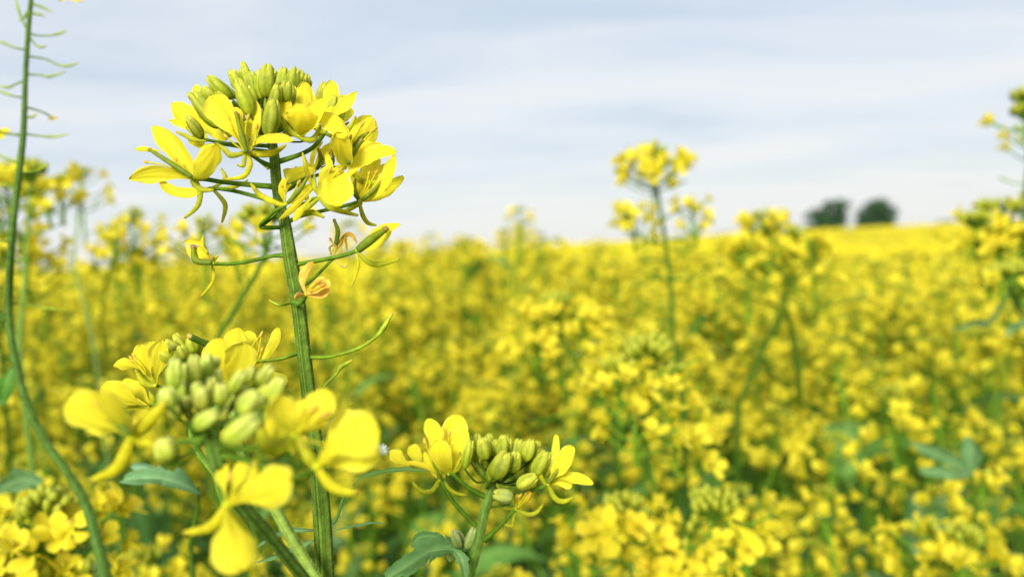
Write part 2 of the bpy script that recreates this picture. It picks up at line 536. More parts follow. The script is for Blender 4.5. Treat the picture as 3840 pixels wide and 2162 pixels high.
# ================================================================== the tall sharp plant
def hero():
    t = thing('mustard_plant', 'tall sharp mustard plant with thick ridged green stem and big yellow flower head', 'plant',
              ground_of(cDh, (1395, 1500)), 'mustard plants in the foreground')
    sp = [(1330, 700), (1345, 800), (1355, 900), (1372, 1100), (1400, 1300), (1440, 1440)]
    sr = [26, 36, 43, 45, 46, 48]
    P_ = [cA.p(q) for q in sp] + [cB.p(q) for q in [(1060, 400), (1092, 600), (1140, 850), (1178, 1150), (1208, 1420)]] + \
         [cDh.p(q) for q in [(1285, 100), (1325, 350), (1340, 550), (1362, 850), (1380, 1150), (1392, 1450), (1400, 1600)]]
    R_ = [cA.L(r) for r in sr] + [cB.L(r) for r in (58, 64, 66, 64, 64)] + [cDh.L(r) for r in (68, 74, 76, 80, 82, 84, 85)]
    mb = MB()
    a, b = tube(mb, P_, R_, STEM, seg=72, sub=10, ridges=12, ramp=.045, ridge_col=(0.16, 0.25, 0.03))
    hairs(mb, a, b, 1500, 0.0006, random.Random(5), (0.4, 0.5, 0.25))
    g = to_ground(P_[-1], (0.02, 0.02))
    tube(mb, [P_[-1]] + g, [R_[-1], R_[-1] * 1.05, R_[-1] * 1.2, R_[-1] * 1.3], STEM, seg=16, sub=4)
    build('stem', mb, M_STEM, t)

    fl = lambda *a, **k: flower(cA, t, *a, **k)
    O = PROF_L; Q = PROF_P
    # front centre flower
    fl((1120, 850, -14), [(1160, 875, -13), (1230, 925, -8), (1335, 975, -2)], 16, seed=11, petals=[
        (985, 640, 810, 365, 225, .25, -3, -2), (1200, 715, 1515, 755, 100, .9, -5, -8, O, 1150, 820, 0),
        (1215, 640, 1190, 405, 85, .8, 2, 4, O), (1040, 640, 1000, 470, 120, .5, 3, 6),
        (1120, 660, 1140, 570, 110, .2, 8, 12)],
        sepals=[([(1105, 855), (985, 880), (925, 830), (870, 790)], 24), ([(1140, 855), (1250, 870), (1350, 855), (1440, 800)], 27, SEPY),
                ([(1130, 870), (1145, 960), (1090, 1060), (945, 1085)], 22, SEPY), ([(1105, 870), (1095, 930), (1085, 970), (1040, 965)], 17)],
        stamens=[([(1110, 840), (1065, 700), (1045, 560)], 15), ([(1130, 840), (1105, 680), (1125, 560)], 13), ([(1100, 845), (1010, 700), (970, 560)], 13),
                 ([(1105, 850), (1020, 790), (940, 720)], 12), ([(1150, 840), (1190, 750), (1200, 640)], 11)],
        pistil=([(1115, 850), (1075, 720), (1025, 520)], 20))
    fl((1300, 985, 0), [(1230, 930, 3), (1170, 880, 5)], 15, seed=12)
    # upper right of centre
    fl((1570, 710, -10), [(1500, 690, -4), (1440, 700, 0), (1370, 740, 0)], 15, seed=13, petals=[
        (1460, 560, 1390, 330, 150, .5, 4, 0), (1625, 500, 1615, 250, 200, .1, 6, 8, O), (1690, 580, 1780, 385, 150, .5, -4, -4, O),
        (1590, 560, 1560, 440, 230, .15, -8, -6, O)],
        sepals=[([(1560, 715), (1470, 660), (1420, 560)], 27), ([(1580, 720), (1620, 660), (1650, 580)], 24), ([(1560, 720), (1680, 745), (1750, 640)], 24)],
        stamens=[([(1590, 640), (1620, 520), (1640, 450)], 12)])
    # right, above
    fl((1790, 680, -4), [(1700, 800, -2), (1580, 870, -1), (1385, 935, 0)], 19, seed=14, petals=[
        (1840, 480, 1850, 235, 155, .2, 4, 8, O), (1930, 500, 2065, 330, 115, .6, 0, 0, Q, 1850, 560, 0), (1840, 560, 1975, 720, 160, .3, -8, -10, O, 1720, 500, -6)],
        sepals=[([(1780, 690), (1720, 640), (1705, 580)], 26), ([(1800, 695), (1900, 720), (1990, 660), (2050, 555)], 22, SEP)])
    # right outer flower with round petal
    fl((1960, 985, -4), [(1880, 1020, 0), (1690, 1060, 0), (1460, 1160, 0), (1400, 1200, 0)], 15, seed=15, petals=[
        (2010, 840, 2200, 545, 290, .15, 4, 6, PROF_W), (1975, 860, 1885, 680, 165, .2, -8, -10, O), (2120, 830, 2405, 850, 150, .6, 0, -4, O, 1985, 1080, -2),
        (2090, 830, 2290, 800, 140, .5, 4, 6)],
        sepals=[([(1985, 950), (2020, 850), (2090, 740), (2160, 690)], 26, PED), ([(1940, 970), (1850, 990), (1760, 1000)], 18)],
        stamens=[([(1990, 900), (2040, 740), (2105, 620)], 14), ([(2010, 900), (2100, 780), (2205, 665)], 15), ([(1980, 900), (2000, 800), (2010, 730)], 12)],
        pistil=([(1985, 950), (2040, 850), (2100, 760)], 24))
    # far right flower
    fl((2095, 1275, -2), [(1980, 1310, 0), (1800, 1350, 0), (1560, 1410, 0), (1450, 1470, 0)], 16, seed=16, petals=[
        (2330, 1190, 2395, 870, 120, .5, -4, -6, O), (2300, 1230, 2465, 1060, 130, .4, 2, 6, O), (2150, 1060, 2225, 880, 170, .2, 8, 12, O),
        (2200, 1060, 2330, 960, 130, .6, 6, 10, O), (2100, 1140, 2010, 960, 110, .5, 8, 10, O)],
        sepals=[([(2080, 1260), (2040, 1180), (2050, 1100)], 24, PED), ([(2030, 1040, 2), (2110, 1100, 2), (2190, 1110, 0), (2270, 1110, 0)], 25, SEP),
                ([(2090, 1290), (2115, 1390), (2160, 1460), (2225, 1480)], 20), ([(2110, 1290), (2010, 1340), (1920, 1370)], 18)],
        stamens=[([(2110, 1260), (2200, 1160), (2260, 1060)], 12), ([(2110, 1265), (2240, 1180), (2290, 1110)], 12), ([(2105, 1250), (2150, 1120), (2170, 1040)], 12),
                 ([(2100, 1265), (2150, 1180), (2230, 1030)], 11)],
        pistil=([(2110, 1265), (2190, 1200), (2270, 1110)], 20))
    # egg shaped hanging petal in the middle right
    fl((1745, 1235, -10), [(1620, 1290, -6), (1500, 1350, 0), (1450, 1420, 0)], 13, seed=17, petals=[
        (1895, 1120, 1885, 1320, 270, .1, -4, -6, O, 1865, 985, 0), (1830, 1000, 1790, 830, 60, .4, 4, 6, O, 1860, 990, 3), (1800, 1060, 1830, 960, 120, .7, 4, 5, O)],
        sepals=[([(1745, 1245), (1820, 1320), (1930, 1360), (2065, 1395)], 24, SEP), ([(1740, 1250), (1640, 1330), (1560, 1380)], 20, SEP), ([(1740, 1220), (1700, 1150), (1700, 1060)], 20)],
        stamens=[([(1750, 1220), (1790, 1100), (1830, 1010)], 13), ([(1760, 1220), (1850, 1080), (1915, 1010)], 13)])
    # upright young flower behind
    fl((1700, 1010, 6), [(1600, 1080, 4), (1450, 1150, 2), (1400, 1190, 0)], 14, seed=18, pcol=YEL, petals=[
        (1640, 900, 1775, 760, 70, .6, 4, 6, Q), (1780, 860, 1850, 770, 110, .4, 2, 4, O), (1760, 900, 1760, 820, 60, .3, 0, 2, O)],
        sepals=[([(1720, 1000), (1760, 920), (1735, 830)], 22, PED), ([(1700, 1010), (1640, 960), (1605, 880)], 16, SEPY), ([(1760, 990), (1850, 950), (1860, 850)], 18, PED)],
        stamens=[([(1750, 960), (1800, 900), (1850, 830)], 10), ([(1760, 970), (1830, 920), (1870, 870)], 10)])
    # spent flower at the stem, lower middle
    f7 = fl((1450, 1300, -8), [(1400, 1340, -6), (1330, 1420, -5), (1255, 1475, -4)], 13, seed=19, pcol=YEL, petals=[
        (1390, 1180, 1445, 1075, 70, .5, -2, -2, O), (1530, 990, 1710, 1005, 115, .4, 4, 6, O, 1465, 1100, 0), (1560, 1310, 1395, 1435, 60, .3, -4, -6, Q, 1690, 1150, -2),
        (1600, 1240, 1690, 1120, 110, .4, -2, 2, Q), (1560, 1370, 1520, 1450, 60, .2, -6, -6, Q, 1690, 1230, -4), (1420, 1190, 1500, 1130, 60, .8, 0, 0, O)],
        sepals=[([(1435, 1310), (1340, 1280), (1230, 1220), (1160, 1135)], 25, SEPY), ([(1690, 1150), (1640, 1040), (1600, 870)], 19, SEPY), ([(1560, 1395), (1680, 1370), (1775, 1410)], 22, SEP)],
        stamens=[([(1460, 1290), (1520, 1200), (1560, 1120)], 12), ([(1470, 1290), (1560, 1200), (1600, 1140)], 12), ([(1440, 1290), (1450, 1210), (1420, 1150)], 10)],
        pistil=([(1470, 1290), (1560, 1190), (1640, 1070)], 20))
    # its pedicel: leaves the stem to the left and bends back
    part_tube('pedicel', cB, [(1035, 80, -8), (950, 120, -8), (860, 200, -6), (815, 250, -4), (850, 275, -3), (990, 270, 0), (1040, 270, 4)], [13, 15, 16, 17, 20, 22, 26], t, PED, ridges=5, ramp=.08)
    # left flower
    fl((660, 1080, -6), [(760, 1085, -5), (950, 1115, -2), (1345, 1150, 0)], 19, seed=20, petals=[
        (560, 880, 305, 630, 170, .25, 2, 4, O), (740, 1000, 850, 790, 190, .2, -6, -8, O), (420, 990, 100, 1082, 150, .25, -2, -2, Q), (440, 1260, 730, 1185, 100, .4, -2, 0, O, 365, 1070, 0),
        (240, 815, 150, 830, 50, .3, 2, 4, Q, 380, 850, 0)],
        sepals=[([(680, 1095), (715, 1200), (690, 1320), (585, 1415)], 22, SEP), ([(690, 1090), (760, 1060), (830, 970)], 22), ([(640, 1090), (720, 1170), (820, 1180)], 24, SEP)],
        stamens=[([(640, 1065), (430, 975), (260, 940)], 13), ([(640, 1060), (560, 980), (510, 920)], 11), ([(630, 1060), (450, 930), (370, 880)], 11)],
        pistil=([(640, 1065), (480, 960), (285, 835)], 22))
    fl((828, 1160, 4), [(1000, 1185, 2), (1160, 1225, 1), (1345, 1275, 0)], 17, seed=21, petals=[(740, 1180, 640, 1140, 60, .8, 0, 2, Q)],
       sepals=[([(835, 1180), (920, 1280), (930, 1350), (905, 1450)], 21, SEP), ([(820, 1160), (720, 1180), (640, 1115)], 22, SEP), ([(840, 1160), (1000, 1155), (1120, 1095)], 16, SEP),
               ([(840, 1150), (930, 1080), (900, 1000)], 19, SEP)])
    # upper left flowers
    fl((770, 745, 6), [(900, 770, 5), (1100, 790, 3), (1325, 800, 0)], 14, seed=22, petals=[
        (600, 560, 470, 430, 175, .3, 2, 2, O), (560, 590, 445, 580, 65, .4, 0, 0, Q), (690, 760, 620, 760, 110, .2, 4, 6, O), (820, 700, 950, 745, 110, .5, -4, -6, O, 690, 560, 0),
        (680, 430, 690, 270, 95, .2, 8, 10, O, 700, 520, 6)],
        sepals=[([(775, 752), (660, 745), (590, 710), (515, 680)], 21, SEP), ([(760, 745), (660, 690), (600, 640)], 22, SEP)])
    fl((880, 780, 0), [(1000, 800, 0), (1200, 830, 0), (1330, 850, 0)], 12, seed=23, petals=[(800, 850, 640, 750, 80, .5, 6, 10, O)],
       sepals=[([(880, 750), (850, 790), (840, 830)], 16, SEP)])
    fl((1130, 620, 10), [(1200, 650, 6), (1320, 700, 0)], 12, seed=24, petals=[(1130, 620, 1080, 570, 120, .3, 4, 6, O), (1170, 620, 1180, 590, 110, .3, 4, 6, O), (950, 640, 890, 620, 80, .4, 2, 2, O)])
    bl = [(985, 390, 800, 218, 130, 4), (1140, 320, 1085, 95, 95, 8), (1085, 350, 985, 165, 110, 0), (1150, 540, 1045, 255, 140, -12), (1215, 400, 1160, 175, 95, 2),
          (1285, 385, 1300, 120, 165, -6), (1410, 350, 1440, 145, 115, 4), (1490, 370, 1535, 150, 130, 0), (1590, 330, 1635, 195, 105, 8), (1440, 430, 1465, 255, 135, -8),
          (1330, 490, 1380, 290, 120, -10), (1300, 715, 1345, 425, 165, -16), (800, 470, 690, 335, 120, 6), (860, 430, 745, 305, 125, 10), (870, 640, 665, 370, 140, -8),
          (735, 735, 610, 560, 120, -2), (1870, 640, 1935, 400, 130, 2), (1735, 500, 1785, 275, 120, 6), (1800, 560, 1870, 385, 90, 0), (1000, 520, 900, 400, 120, 8), (1240, 520, 1200, 380, 120, 4),
          (1060, 560, 1000, 430, 110, 8), (1430, 560, 1470, 400, 120, 4), (1380, 250, 1400, 180, 70, 12), (1120, 400, 1120, 250, 100, 14), (1560, 450, 1540, 300, 120, 10), (1350, 600, 1380, 420, 120, 6), (1020, 300, 1000, 200, 95, 12), (1180, 460, 1130, 300, 120, -2), (1250, 330, 1225, 190, 90, 12), (1370, 420, 1400, 260, 115, 2), (1500, 470, 1510, 300, 120, -4),
          (940, 480, 860, 350, 115, 2), (1620, 330, 1660, 240, 80, 12), (1100, 440, 1060, 330, 110, 4), (1230, 640, 1240, 500, 110, -2), (1460, 300, 1480, 165, 100, 12), (1080, 250, 1060, 150, 80, 14), (1340, 250, 1345, 150, 100, 8)]
    for k, (bq, pts_) in enumerate([((830, 640, 10), [(720, 560, 600, 470), (700, 620, 560, 640), (800, 560, 770, 440)]), ((1500, 640, 12), [(1430, 560, 1400, 440), (1570, 540, 1640, 420), (1480, 540, 1500, 420)]),
                                    ((1010, 690, 12), [(960, 620, 880, 560), (1040, 600, 1080, 500), (920, 680, 830, 690)]), ((1880, 600, 8), [(1900, 480, 1950, 360), (1820, 520, 1790, 400), (1960, 560, 2020, 480)]),
                                    ((1230, 640, 8), [(1180, 560, 1130, 480), (1280, 560, 1320, 520), (1240, 700, 1180, 720)]), ((1560, 1130, 8), [(1500, 1080, 1440, 1000), (1620, 1060, 1700, 960), (1600, 1180, 1640, 1260)])]):
        fl(bq, [((bq[0] + 1340) / 2, bq[1] + 60, bq[2] * .6), (1350, max(760, bq[1] + 60), 0)], 12, seed=200 + k, petals=[q + (120, .5, 2, 4, O) for q in pts_],
           sepals=[([bq[:2], (bq[0] - 60, bq[1] + 20), (bq[0] - 110, bq[1] - 20)], 19, SEP), ([bq[:2], (bq[0] + 50, bq[1] + 30), (bq[0] + 110, bq[1])], 18, SEP)],
           stamens=[([bq[:2], (bq[0] - 10, bq[1] - 60), (bq[0] - 20, bq[1] - 130)], 11)])
    rb = random.Random(12)
    bl = [(b[0], b[1], b[2], b[3], b[4] * .93, b[5]) for b in bl] + [(b[0] + s_, b[1] + rb.uniform(-10, 40), b[2] + s_ * 1.2, b[3] + rb.uniform(15, 60), b[4] * rb.uniform(.6, .78), b[5] + rb.uniform(3, 9))
          for b in bl if b[4] > 112 and b[1] < 520 for s_ in (rb.uniform(35, 60) * rb.choice((-1, 1)),)]
    buds(cA, t, bl, (1335, 720, 0), 3)
    # bare pedicels lower on the stem
    flw = lambda *a, **k: flower(cB, t, *a, **k)
    flw((385, 600, -4), [(560, 600, -3), (750, 570, -2), (920, 530, 0), (1020, 525, 0)], 17, seed=31, wither=True, pcol=YEL2, petals=[
        (150, 590, 150, 410, 50, .4, 2, 2, O), (290, 600, 180, 420, 60, .7, -4, -2, O), (260, 360, 115, 410, 60, .4, -4, -4, Q, 330, 480, -2), (320, 500, 220, 455, 80, .3, -4, -2, Q)],
        sepals=[([(375, 620), (392, 720), (360, 800), (280, 890)], 15, SEPY), ([(385, 580), (400, 550), (425, 535)], 17, SEPY), ([(330, 500, -3), (285, 440, -3), (295, 360, -3)], 21, SEPY)],
        pistil=([(370, 590), (230, 570), (205, 460)], 30))
    flw((1690, 480, -4), [(1580, 520, -3), (1400, 560, -2), (1200, 595, 0), (1110, 620, 0)], 19, seed=32, petals=[
        (1830, 300, 2085, 240, 105, .3, -1, -2, Q), (1930, 460, 2005, 270, 60, .5, -3, -4, O), (1800, 420, 1980, 330, 100, .3, 4, 5, O)],
        sepals=[([(1705, 505), (1800, 590), (1900, 605), (2065, 560)], 24, SEP), ([(1685, 510), (1700, 600), (1680, 700), (1638, 800)], 15, SEPY)],
        pistil=([(1700, 475, -7), (1800, 390, -8), (1935, 295, -6)], 40))
    flw((1475, 555, 6), [(1430, 595, 6), (1330, 700, 4), (1200, 800, 0)], 14, seed=33, wither=True, pcol=(.8, .5, .08), petals=[
        (1620, 240, 1690, 420, 40, .5, 0, 0, O, 1520, 400, 0), (1570, 330, 1600, 480, 30, .5, 0, 0, O, 1600, 330, 0), (1500, 420, 1620, 330, 50, .5, 0, 0, O)],
        sepals=[([(1490, 560), (1540, 610), (1590, 630), (1600, 560)], 12, PALE), ([(1480, 520, -2), (1500, 440, -2), (1540, 390, -2)], 12, PALE), ([(1460, 520), (1440, 460), (1470, 430)], 10, TAN)],
        stamens=[([(1470, 500), (1480, 440), (1450, 385)], 10), ([(1530, 500), (1560, 420), (1580, 340)], 9), ([(1440, 520), (1470, 470), (1490, 440)], 9)],
        pistil=([(1495, 420), (1515, 310), (1485, 215)], 22))
    flw((1225, 880, -12), [(1205, 930, -10), (1160, 965, -8), (1110, 950, -4)], 17, seed=34, wither=True, pcol=(.8, .48, .06), petals=[
        (1130, 700, 1295, 585, 65, .3, 0, 0, O), (1440, 930, 1420, 735, 70, .4, 0, 0, O), (1320, 700, 1410, 760, 55, .5, 0, 0, O), (1150, 870, 1125, 920, 50, .3, -4, -4, O), (1330, 830, 1440, 800, 60, .5, -2, -2, O)],
        stamens=[([(1240, 840), (1300, 790), (1330, 770)], 14), ([(1250, 850), (1310, 830), (1370, 800)], 12)])
    pod(cB, t, [(1090, 955, 0), (1000, 975, -4), (950, 962, -4), (900, 935, -4)], 9)
    pod(cB, t, [(1265, 1445, 0), (1450, 1440, -3), (1700, 1365, -5), (1860, 1262, -6), (1925, 1185, -6), (2000, 1060, -6)], 15)
    pod(cCh, t, [(1850, 285, 0), (1740, 325, -4), (1600, 345, -6), (1490, 350, -7), (1400, 352, -7)], 13)
    pod(cCh, t, [(1985, 610, 0), (2050, 530, 3), (2130, 450, 5), (2165, 395, 6), (2245, 348, 6)], 12)
    pod(cCh, t, [(1990, 1010, 0), (1900, 1020, -6), (1720, 1020, -10), (1640, 1010, -10), (1570, 990, -10)], 12)
    for k, q in enumerate([[(1985, 960, 0), (2030, 975, 0), (2060, 990, 2)], [(1990, 940, 0), (2040, 960, 0), (2070, 1000, 2)], [(1990, 1000, 0), (2040, 1000, 0), (2075, 1010, 2)]]):
        pod(cCh, t, q, 9)
    # narrow upper leaves of the tall plant
    mb = MB()
    tube(mb, [cDh.p(q) for q in [(1465, 960), (1510, 900), (1535, 800), (1580, 700), (1635, 640)]], [cDh.L(x) for x in (20, 14, 15, 14, 10)], LEAF, seg=8, flat=.6)
    leaf(mb, [cEh.p(q) for q in [(180, 705), (260, 630), (400, 590), (560, 568), (700, 572), (800, 582)]], cEh.L(62), view_side(cEh.p((180, 700)), cEh.p((800, 580)), .5), lobes=5, depth=.25, col=(.13, .26, .05))
    build('leaf', mb, M_LEAF, t)
    mb = MB()
    leaf(mb, [cEh.p(q) for q in [(10, 1075), (120, 1045), (250, 1020), (350, 1005), (460, 1012)]], cEh.L(40), view_side(cEh.p((20, 1070)), cEh.p((450, 1010)), .6), lobes=5, depth=.3, col=(.12, .25, .09))
    build('leaf', mb, M_LEAF, t)
    for q, w, c_ in (([(1330, 1030, 4), (1150, 1025, 5), (980, 1050, 6), (740, 1200, 8)], 110, LEAFB), ([(1330, 1100, 4), (1150, 1180, 6), (950, 1260, 8), (760, 1320, 10)], 90, LEAFB)):
        mb = MB()
        pp = [cDh.p(x) for x in q]
        leaf(mb, pp, cDh.L(w), view_side(pp[0], pp[-1], .5), lobes=4, depth=.45, col=c_)
        build('leaf', mb, M_LEAF, t)
    return t


# ================================================================== nearest, blurred cluster
def near_plant():
    t = thing('mustard_plant', 'nearest blurred mustard plant with pale green buds and large soft petals, lower left', 'plant',
              ground_of(cD, (1200, 1500), (.03, .05)), 'mustard plants in the foreground')
    mb = MB()
    P_ = [cC.p(q) for q in [(1170, 830, 0), (1190, 960, 0), (1235, 1130, 0)]] + [cD.p(q) for q in [(470, 480, 2), (600, 720, 5), (720, 880, 8), (900, 1090, 14), (1060, 1290, 20), (1200, 1460, 26), (1300, 1600, 30)]]
    R_ = [cC.L(x) for x in (40, 55, 55)] + [cD.L(x) for x in (62, 60, 58, 60, 62, 64, 66)]
    tube(mb, P_, R_, STEM, seg=40, sub=6, ridges=9, ridge_col=(.16, .27, .045))
    g = to_ground(P_[-1], (.03, .05)); tube(mb, [P_[-1]] + g, [R_[-1]] * 4, STEM, seg=12, sub=4)
    build('stem', mb, M_STEM, t)
    fl = lambda cr, *a, **k: flower(cr, t, *a, **k)
    O = PROF_L; Q = PROF_P
    fl(cC, (590, 930, -6), [(700, 985, -3), (850, 960, 0), (1000, 960, 0), (1180, 940, 0)], 24, seed=41, rec=36, scol=SEPY, petals=[
        (400, 780, 90, 650, 290, .15, -2, -4), (480, 740, 340, 580, 140, .4, -6, -8, O), (470, 800, 260, 830, 160, .5, 2, 4)],
        sepals=[([(610, 900), (700, 810), (760, 750), (840, 670)], 50, SEPY), ([(620, 930), (680, 950), (760, 990)], 42, SEPY), ([(575, 960), (530, 1080), (450, 1180), (300, 1245)], 46, SEPY)],
        stamens=[([(560, 900), (440, 780), (340, 670)], 24), ([(560, 900), (400, 800), (260, 660)], 20)], pistil=([(570, 900), (460, 780), (360, 640)], 34))
    fl(cC, (1815, 905, -4), [(1700, 960, 0), (1500, 1010, 0), (1200, 1000, 0)], 22, seed=42, rec=34, petals=[
        (1920, 800, 2085, 570, 230, .25, -2, 0), (1740, 780, 1690, 610, 190, .2, -4, -6), (1850, 780, 1890, 640, 170, .3, 2, 4), (1700, 860, 1600, 830, 200, .5, 4, 6, O), (1780, 720, 1840, 660, 150, .2, 6, 8)],
        sepals=[([(1830, 900), (1900, 1010), (1985, 1120)], 42, SEP), ([(1790, 930), (1700, 1000), (1600, 960), (1560, 840)], 60, SEP), ([(1840, 890), (1950, 850), (2070, 820)], 26, SEPY), ([(1800, 900), (1780, 960), (1820, 1040)], 40, SEP)],
        stamens=[([(1840, 880), (1950, 820), (2030, 760)], 20), ([(1830, 880), (1900, 790), (1950, 720)], 18)])
    fl(cC, (1985, 1145, -6), [(1850, 1220, 0), (1600, 1150, 0), (1400, 1080, 0), (1220, 1060, 0)], 24, seed=43, rec=34, petals=[
        (2120, 960, 2450, 850, 330, .15, -6, -6), (2100, 880, 2330, 790, 240, .3, 4, 6), (2200, 1110, 2470, 1040, 220, .35, 2, 0)],
        sepals=[([(2005, 1170), (2080, 1270), (2170, 1320), (2280, 1340)], 40, SEPY), ([(1980, 1130), (1930, 1080), (1890, 1000)], 40, SEP)],
        stamens=[([(2010, 1120), (2080, 1050), (2160, 960)], 24), ([(2000, 1110), (2060, 1000), (1900, 935)], 12), ([(2010, 1130), (2120, 1080), (2200, 1010)], 22)])
    fl(cD, (505, 800, -6), [(470, 700, 0), (450, 560, 4), (460, 480, 6)], 40, seed=44, rec=46, petals=[
        (760, 700, 1085, 560, 370, .15, -4, -8), (500, 1000, 640, 1400, 400, .12, -8, -10), (470, 560, 470, 440, 150, .5, 4, 6), (620, 560, 650, 400, 160, .3, 4, 6)],
        sepals=[([(490, 820), (430, 930), (330, 1010), (140, 1050)], 50, SEPY), ([(520, 790), (650, 700), (740, 580), (760, 440)], 58, SEPY), ([(540, 850), (640, 980), (720, 1120), (780, 1180)], 34, SEP)],
        stamens=[([(540, 780), (660, 700), (760, 640)], 26), ([(530, 760), (560, 640), (540, 560)], 22), ([(540, 790), (680, 760), (780, 740)], 22)])
    bl = [(900, 590, 920, 345, 165, 0), (1050, 540, 1060, 330, 150, 4), (1140, 490, 1160, 305, 130, 8), (880, 720, 860, 560, 165, -4), (1130, 730, 1120, 560, 150, -6), (1260, 690, 1270, 530, 140, -4),
          (1330, 600, 1430, 440, 140, 2), (1400, 760, 1540, 600, 200, -10), (1620, 660, 1720, 490, 165, -2), (1520, 540, 1640, 400, 150, 6), (1060, 860, 1230, 750, 150, -10), (1270, 970, 1520, 790, 190, -14),
          (870, 1120, 830, 945, 200, -6), (1200, 560, 1240, 420, 130, 8), (980, 640, 960, 500, 130, 6), (1000, 740, 1010, 620, 120, 2), (1320, 720, 1350, 600, 120, 4), (1450, 520, 1500, 400, 120, 10), (1180, 640, 1190, 480, 130, 6), (1000, 500, 990, 380, 110, 10), (1100, 640, 1080, 520, 110, 0), (940, 800, 900, 680, 130, 0), (1380, 640, 1440, 540, 120, 4), (1560, 640, 1620, 540, 120, 4), (1240, 800, 1290, 690, 120, -2), (1210, 420, 1230, 330, 100, 12)]
    bl = [(b[0] + (b[2] - b[0]) * .08, b[1] + (b[3] - b[1]) * .08, b[2], b[3], b[4] * .86, b[5]) for b in bl]
    buds(cC, t, bl, (1175, 870, 0), 7, pr=14, col=(.42, .48, .035), tip=(.72, .74, .18))
    return t


# ================================================================== the plant right behind it
def mid_plant():
    t = thing('mustard_plant', 'mustard plant with pale flat green stem crossing behind the nearest flower cluster', 'plant',
              ground_of(cD3, (1400, 1500), (.05, .03)), 'mustard plants in the foreground')
    mb = MB()
    P_ = [cC3.p(q) for q in [(1330, 560, 0), (1350, 720, 0), (1400, 940, 0)]] + [cD3.p(q) for q in [(690, 480, 0), (900, 770, 0), (1080, 1080, 0), (1290, 1420, 0), (1400, 1600, 0)]]
    R_ = [cC3.L(x) for x in (28, 34, 38)] + [cD3.L(x) for x in (46, 50, 52, 50, 52)]
    a, b = tube(mb, P_, R_, (.16, .25, .03), seg=40, sub=8, ridges=7, ridge_col=(.27, .38, .07))
    hairs(mb, a, b, 260, .0006, random.Random(8))
    g = to_ground(P_[-1], (.05, .03)); tube(mb, [P_[-1]] + g, [R_[-1]] * 4, STEM, seg=12, sub=4)
    build('stem', mb, M_STEM, t)
    part_tube('branch', cC3, [(1340, 640), (1080, 800), (1040, 900), (1110, 1060), (1220, 1200), (1290, 1400), (1500, 1700)], [20, 20, 22, 26, 28, 30, 34], t, (.11, .20, .02), ridges=5)
    fl = lambda *a, **k: flower(cC3, t, *a, **k)
    O = PROF_L; Q = PROF_P
    fl((770, 530), [(860, 560, 2), (1050, 620, 4), (1330, 640, 4)], 13, seed=51, petals=[
        (690, 410, 655, 225, 150, .3), (790, 400, 815, 190, 150, .2, -4, -6), (740, 400, 740, 200, 150, .3, 4, 6), (560, 350, 452, 385, 85, .3, -2, -2, Q, 675, 415, 0)],
        sepals=[([(765, 535), (680, 510), (630, 430)], 26, SEP), ([(775, 530), (730, 460), (700, 400)], 22, SEP)],
        stamens=[([(700, 450), (650, 390), (600, 350)], 11), ([(700, 430), (660, 360), (610, 310)], 11), ([(690, 450), (620, 360), (590, 330)], 11)])
    fl((725, 690), [(780, 670, 0), (900, 640, 2), (1330, 660, 4)], 13, seed=52, petals=[
        (580, 660, 365, 530, 190, .3, -4, -6), (640, 560, 520, 505, 130, .3, 2, 4, O), (600, 690, 480, 660, 90, .5, 0, 2, O)],
        sepals=[([(715, 700), (620, 685), (540, 705)], 14, SEP), ([(735, 690), (750, 640), (730, 590)], 22, SEP), ([(720, 690), (640, 640), (570, 600)], 18, SEP)],
        stamens=[([(710, 680), (620, 620), (560, 560)], 11), ([(700, 680), (630, 640), (600, 630)], 10)])
    fl((1340, 510, -4), [(1345, 560, 0), (1350, 620, 0)], 18, seed=53, petals=[
        (1260, 360, 1230, 175, 200, .2, -4, -4, O), (1420, 380, 1430, 200, 220, .15, -6, -8, O), (1330, 250, 1400, 100, 190, .2, 6, 10, O), (1220, 430, 1150, 240, 130, .4, 2, 4, O)],
        sepals=[([(1340, 510), (1260, 470), (1220, 400)], 24, SEP)])
    fl((1440, 480, 4), [(1400, 540, 2), (1350, 640, 0)], 14, seed=54, petals=[
        (1640, 330, 1695, 95, 90, .3, 2, 4), (1660, 430, 1760, 520, 100, .5, 0, 0, O), (1450, 250, 1480, 120, 170, .3, 8, 10, O)],
        sepals=[([(1450, 470), (1560, 430), (1600, 370)], 14, SEP)],
        stamens=[([(1460, 430), (1490, 260), (1560, 160)], 11), ([(1470, 430), (1540, 300), (1570, 150)], 11), ([(1470, 430), (1550, 330), (1570, 270)], 10)])
    buds(cC3, t, [(965, 300, 850, 205, 105, 0), (1015, 320, 925, 160, 90, 4), (1055, 290, 1035, 180, 95, 0), (900, 340, 815, 280, 110, -4), (860, 380, 780, 350, 90, 0), (990, 340, 960, 240, 90, -6), (1110, 300, 1090, 190, 90, 4), (940, 380, 900, 290, 100, -4)],
         (1300, 600, 4), 9)
    mb = MB()
    pp = [cC3.p(q) for q in [(1200, 230, -2), (1110, 200, -4), (1035, 165, -6)]]
    tube(mb, pp, [cC3.L(24)] * 3, (.055, .12, .01), seg=12)
    tube(mb, [pp[-1], pp[-1] + (pp[-1] - pp[-2]).normalized() * cC3.L(22)], [cC3.L(20), cC3.L(14)], TAN, seg=9, sub=2)
    build('seed_pod', mb, M_STEM, t)
    return t


